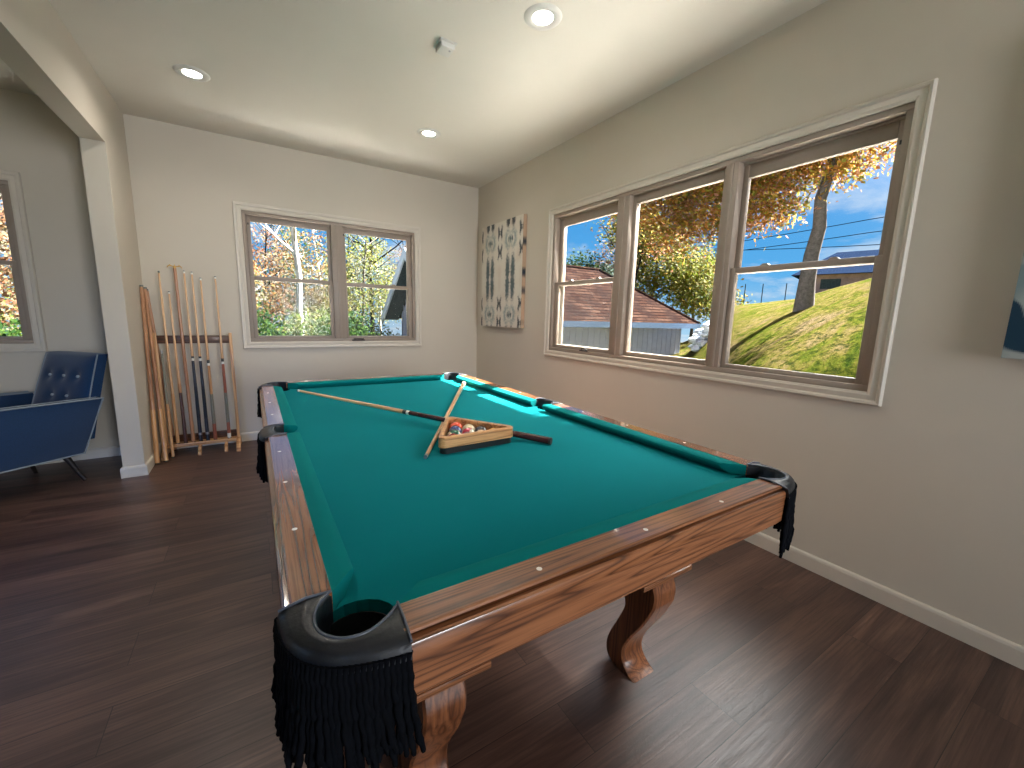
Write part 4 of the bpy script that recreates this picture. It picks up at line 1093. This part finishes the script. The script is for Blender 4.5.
# ------------------------------------------------------------------ world, sun, lamps
SUN_EL, SUN_AZ = 46.5, 95.0
sd = Vector((math.sin(math.radians(SUN_AZ)) * math.cos(math.radians(SUN_EL)), math.cos(math.radians(SUN_AZ)) * math.cos(math.radians(SUN_EL)), math.sin(math.radians(SUN_EL))))
W = bpy.data.worlds.new('sky'); S.world = W; W.use_nodes = True; nt = W.node_tree; bg = nt.nodes['Background']
tc = N(nt, 'ShaderNodeTexCoord'); nrmz = N(nt, 'ShaderNodeVectorMath', operation='NORMALIZE'); L(nt, tc.outputs['Generated'], nrmz.inputs[0])
sp = N(nt, 'ShaderNodeSeparateXYZ'); L(nt, nrmz.outputs[0], sp.inputs[0])
base = ramp(nt, sp.outputs[2], [(0.0, (.42, .68, .92, 1)), (.10, (.12, .46, .88, 1)), (.3, (.05, .32, .80, 1)), (1, (.05, .22, .6, 1))])
zz = N(nt, 'ShaderNodeMath', operation='ADD'); L(nt, sp.outputs[2], zz.inputs[0]); zz.inputs[1].default_value = .18
dv = N(nt, 'ShaderNodeVectorMath', operation='DIVIDE'); cb = N(nt, 'ShaderNodeCombineXYZ')
for i in range(3): L(nt, zz.outputs[0], cb.inputs[i])
L(nt, nrmz.outputs[0], dv.inputs[0]); L(nt, cb.outputs[0], dv.inputs[1])
cl = noise(nt, dv.outputs[0], 1.1, 7, .6, .3)
clf = ramp(nt, cl, [(.47, (0, 0, 0, 1)), (.66, (1, 1, 1, 1))])
base = mixc(nt, clf, base, (.80, .86, .94, 1))
# out-of-view glow around the sun, added to brighten the room
dt = N(nt, 'ShaderNodeVectorMath', operation='DOT_PRODUCT'); L(nt, nrmz.outputs[0], dt.inputs[0]); dt.inputs[1].default_value = sd
mxx = N(nt, 'ShaderNodeMath', operation='MAXIMUM'); L(nt, dt.outputs['Value'], mxx.inputs[0]); mxx.inputs[1].default_value = 0
pw = N(nt, 'ShaderNodeMath', operation='POWER'); L(nt, mxx.outputs[0], pw.inputs[0]); pw.inputs[1].default_value = 26
GLOW = 34.0
gm = N(nt, 'ShaderNodeMath', operation='MULTIPLY'); L(nt, pw.outputs[0], gm.inputs[0]); gm.inputs[1].default_value = GLOW
gv = N(nt, 'ShaderNodeVectorMath', operation='SCALE'); gv.inputs[0].default_value = (1, .97, .92); L(nt, gm.outputs[0], gv.inputs['Scale'])
av = N(nt, 'ShaderNodeVectorMath', operation='ADD'); skyb = N(nt, 'ShaderNodeVectorMath', operation='SCALE'); L(nt, base, skyb.inputs[0]); skyb.inputs['Scale'].default_value = .45; L(nt, gv.outputs[0], av.inputs[1]); L(nt, skyb.outputs[0], av.inputs[0])
L(nt, av.outputs[0], bg.inputs[0]); bg.inputs[1].default_value = 1.0
sl = bpy.data.lights.new('sun', 'SUN'); sl.energy = 38.0; sl.angle = .012; sl.color = (1, .95, .88)
so_ = bpy.data.objects.new('sun', sl); C.objects.link(so_); so_.rotation_euler = sd.to_track_quat('Z', 'Y').to_euler()

def area(name, loc, aim, sx, sy, e, col, spread=PI):
    ld = bpy.data.lights.new(name, 'AREA'); ld.shape = 'RECTANGLE'; ld.size = sx; ld.size_y = sy; ld.energy = e; ld.color = col; ld.spread = spread
    o = bpy.data.objects.new(name, ld); C.objects.link(o); o.location = loc; o.rotation_euler = (Vector(loc) - Vector(aim)).to_track_quat('Z', 'Y').to_euler(); return o
# fill lamps added at the unseen windows to brighten walls and floor
area('fill_light', (1.30, YR + .01, 1.45), (.6, 3, 1.9), 1.1, 1.7, 19, (.93, .96, 1), 1.5)
area('fill_light', (XLL + .03, 1.2, 1.5), (0, 1.0, .6), 1.9, 1.15, .6, (.5, .7, 1))
area('fill_light', (-2.45, YR + .01, 1.15), (-1.3, .6, 0), 1.8, 2.0, 3.5, (.30, .50, 1), .6)

# ------------------------------------------------------------------ camera
cd = bpy.data.cameras.new('camera'); cam = bpy.data.objects.new('camera', cd); C.objects.link(cam); S.camera = cam
cd.sensor_fit = 'HORIZONTAL'; cd.sensor_width = 36; cd.lens = 410.62 / 1024 * 36; cd.clip_start = .02; cd.clip_end = 300
yaw, pitch, roll = -.5623, -.1613, .0260
fw = Vector((-math.sin(yaw) * math.cos(pitch), math.cos(yaw) * math.cos(pitch), math.sin(pitch)))
r0 = fw.cross(Vector((0, 0, 1))).normalized(); u0 = r0.cross(fw)
rt_ = r0 * math.cos(roll) + u0 * math.sin(roll); up_ = u0 * math.cos(roll) - r0 * math.sin(roll)
cam.matrix_world = Matrix(((rt_.x, up_.x, -fw.x, 0), (rt_.y, up_.y, -fw.y, 0), (rt_.z, up_.z, -fw.z, 1.2477), (0, 0, 0, 1)))

for o in list(S.objects):
    if '_o' in o: del o['_o']
S.view_settings.view_transform = 'Standard'; S.view_settings.look = 'None'; S.view_settings.gamma = 1
S.view_settings.exposure = 1.25; S.view_settings.use_curve_mapping = False
S.cycles.max_bounces = 10; S.cycles.diffuse_bounces = 6; S.cycles.transparent_max_bounces = 24
S.cycles.use_denoising = True
S.cycles.sample_clamp_indirect = 6
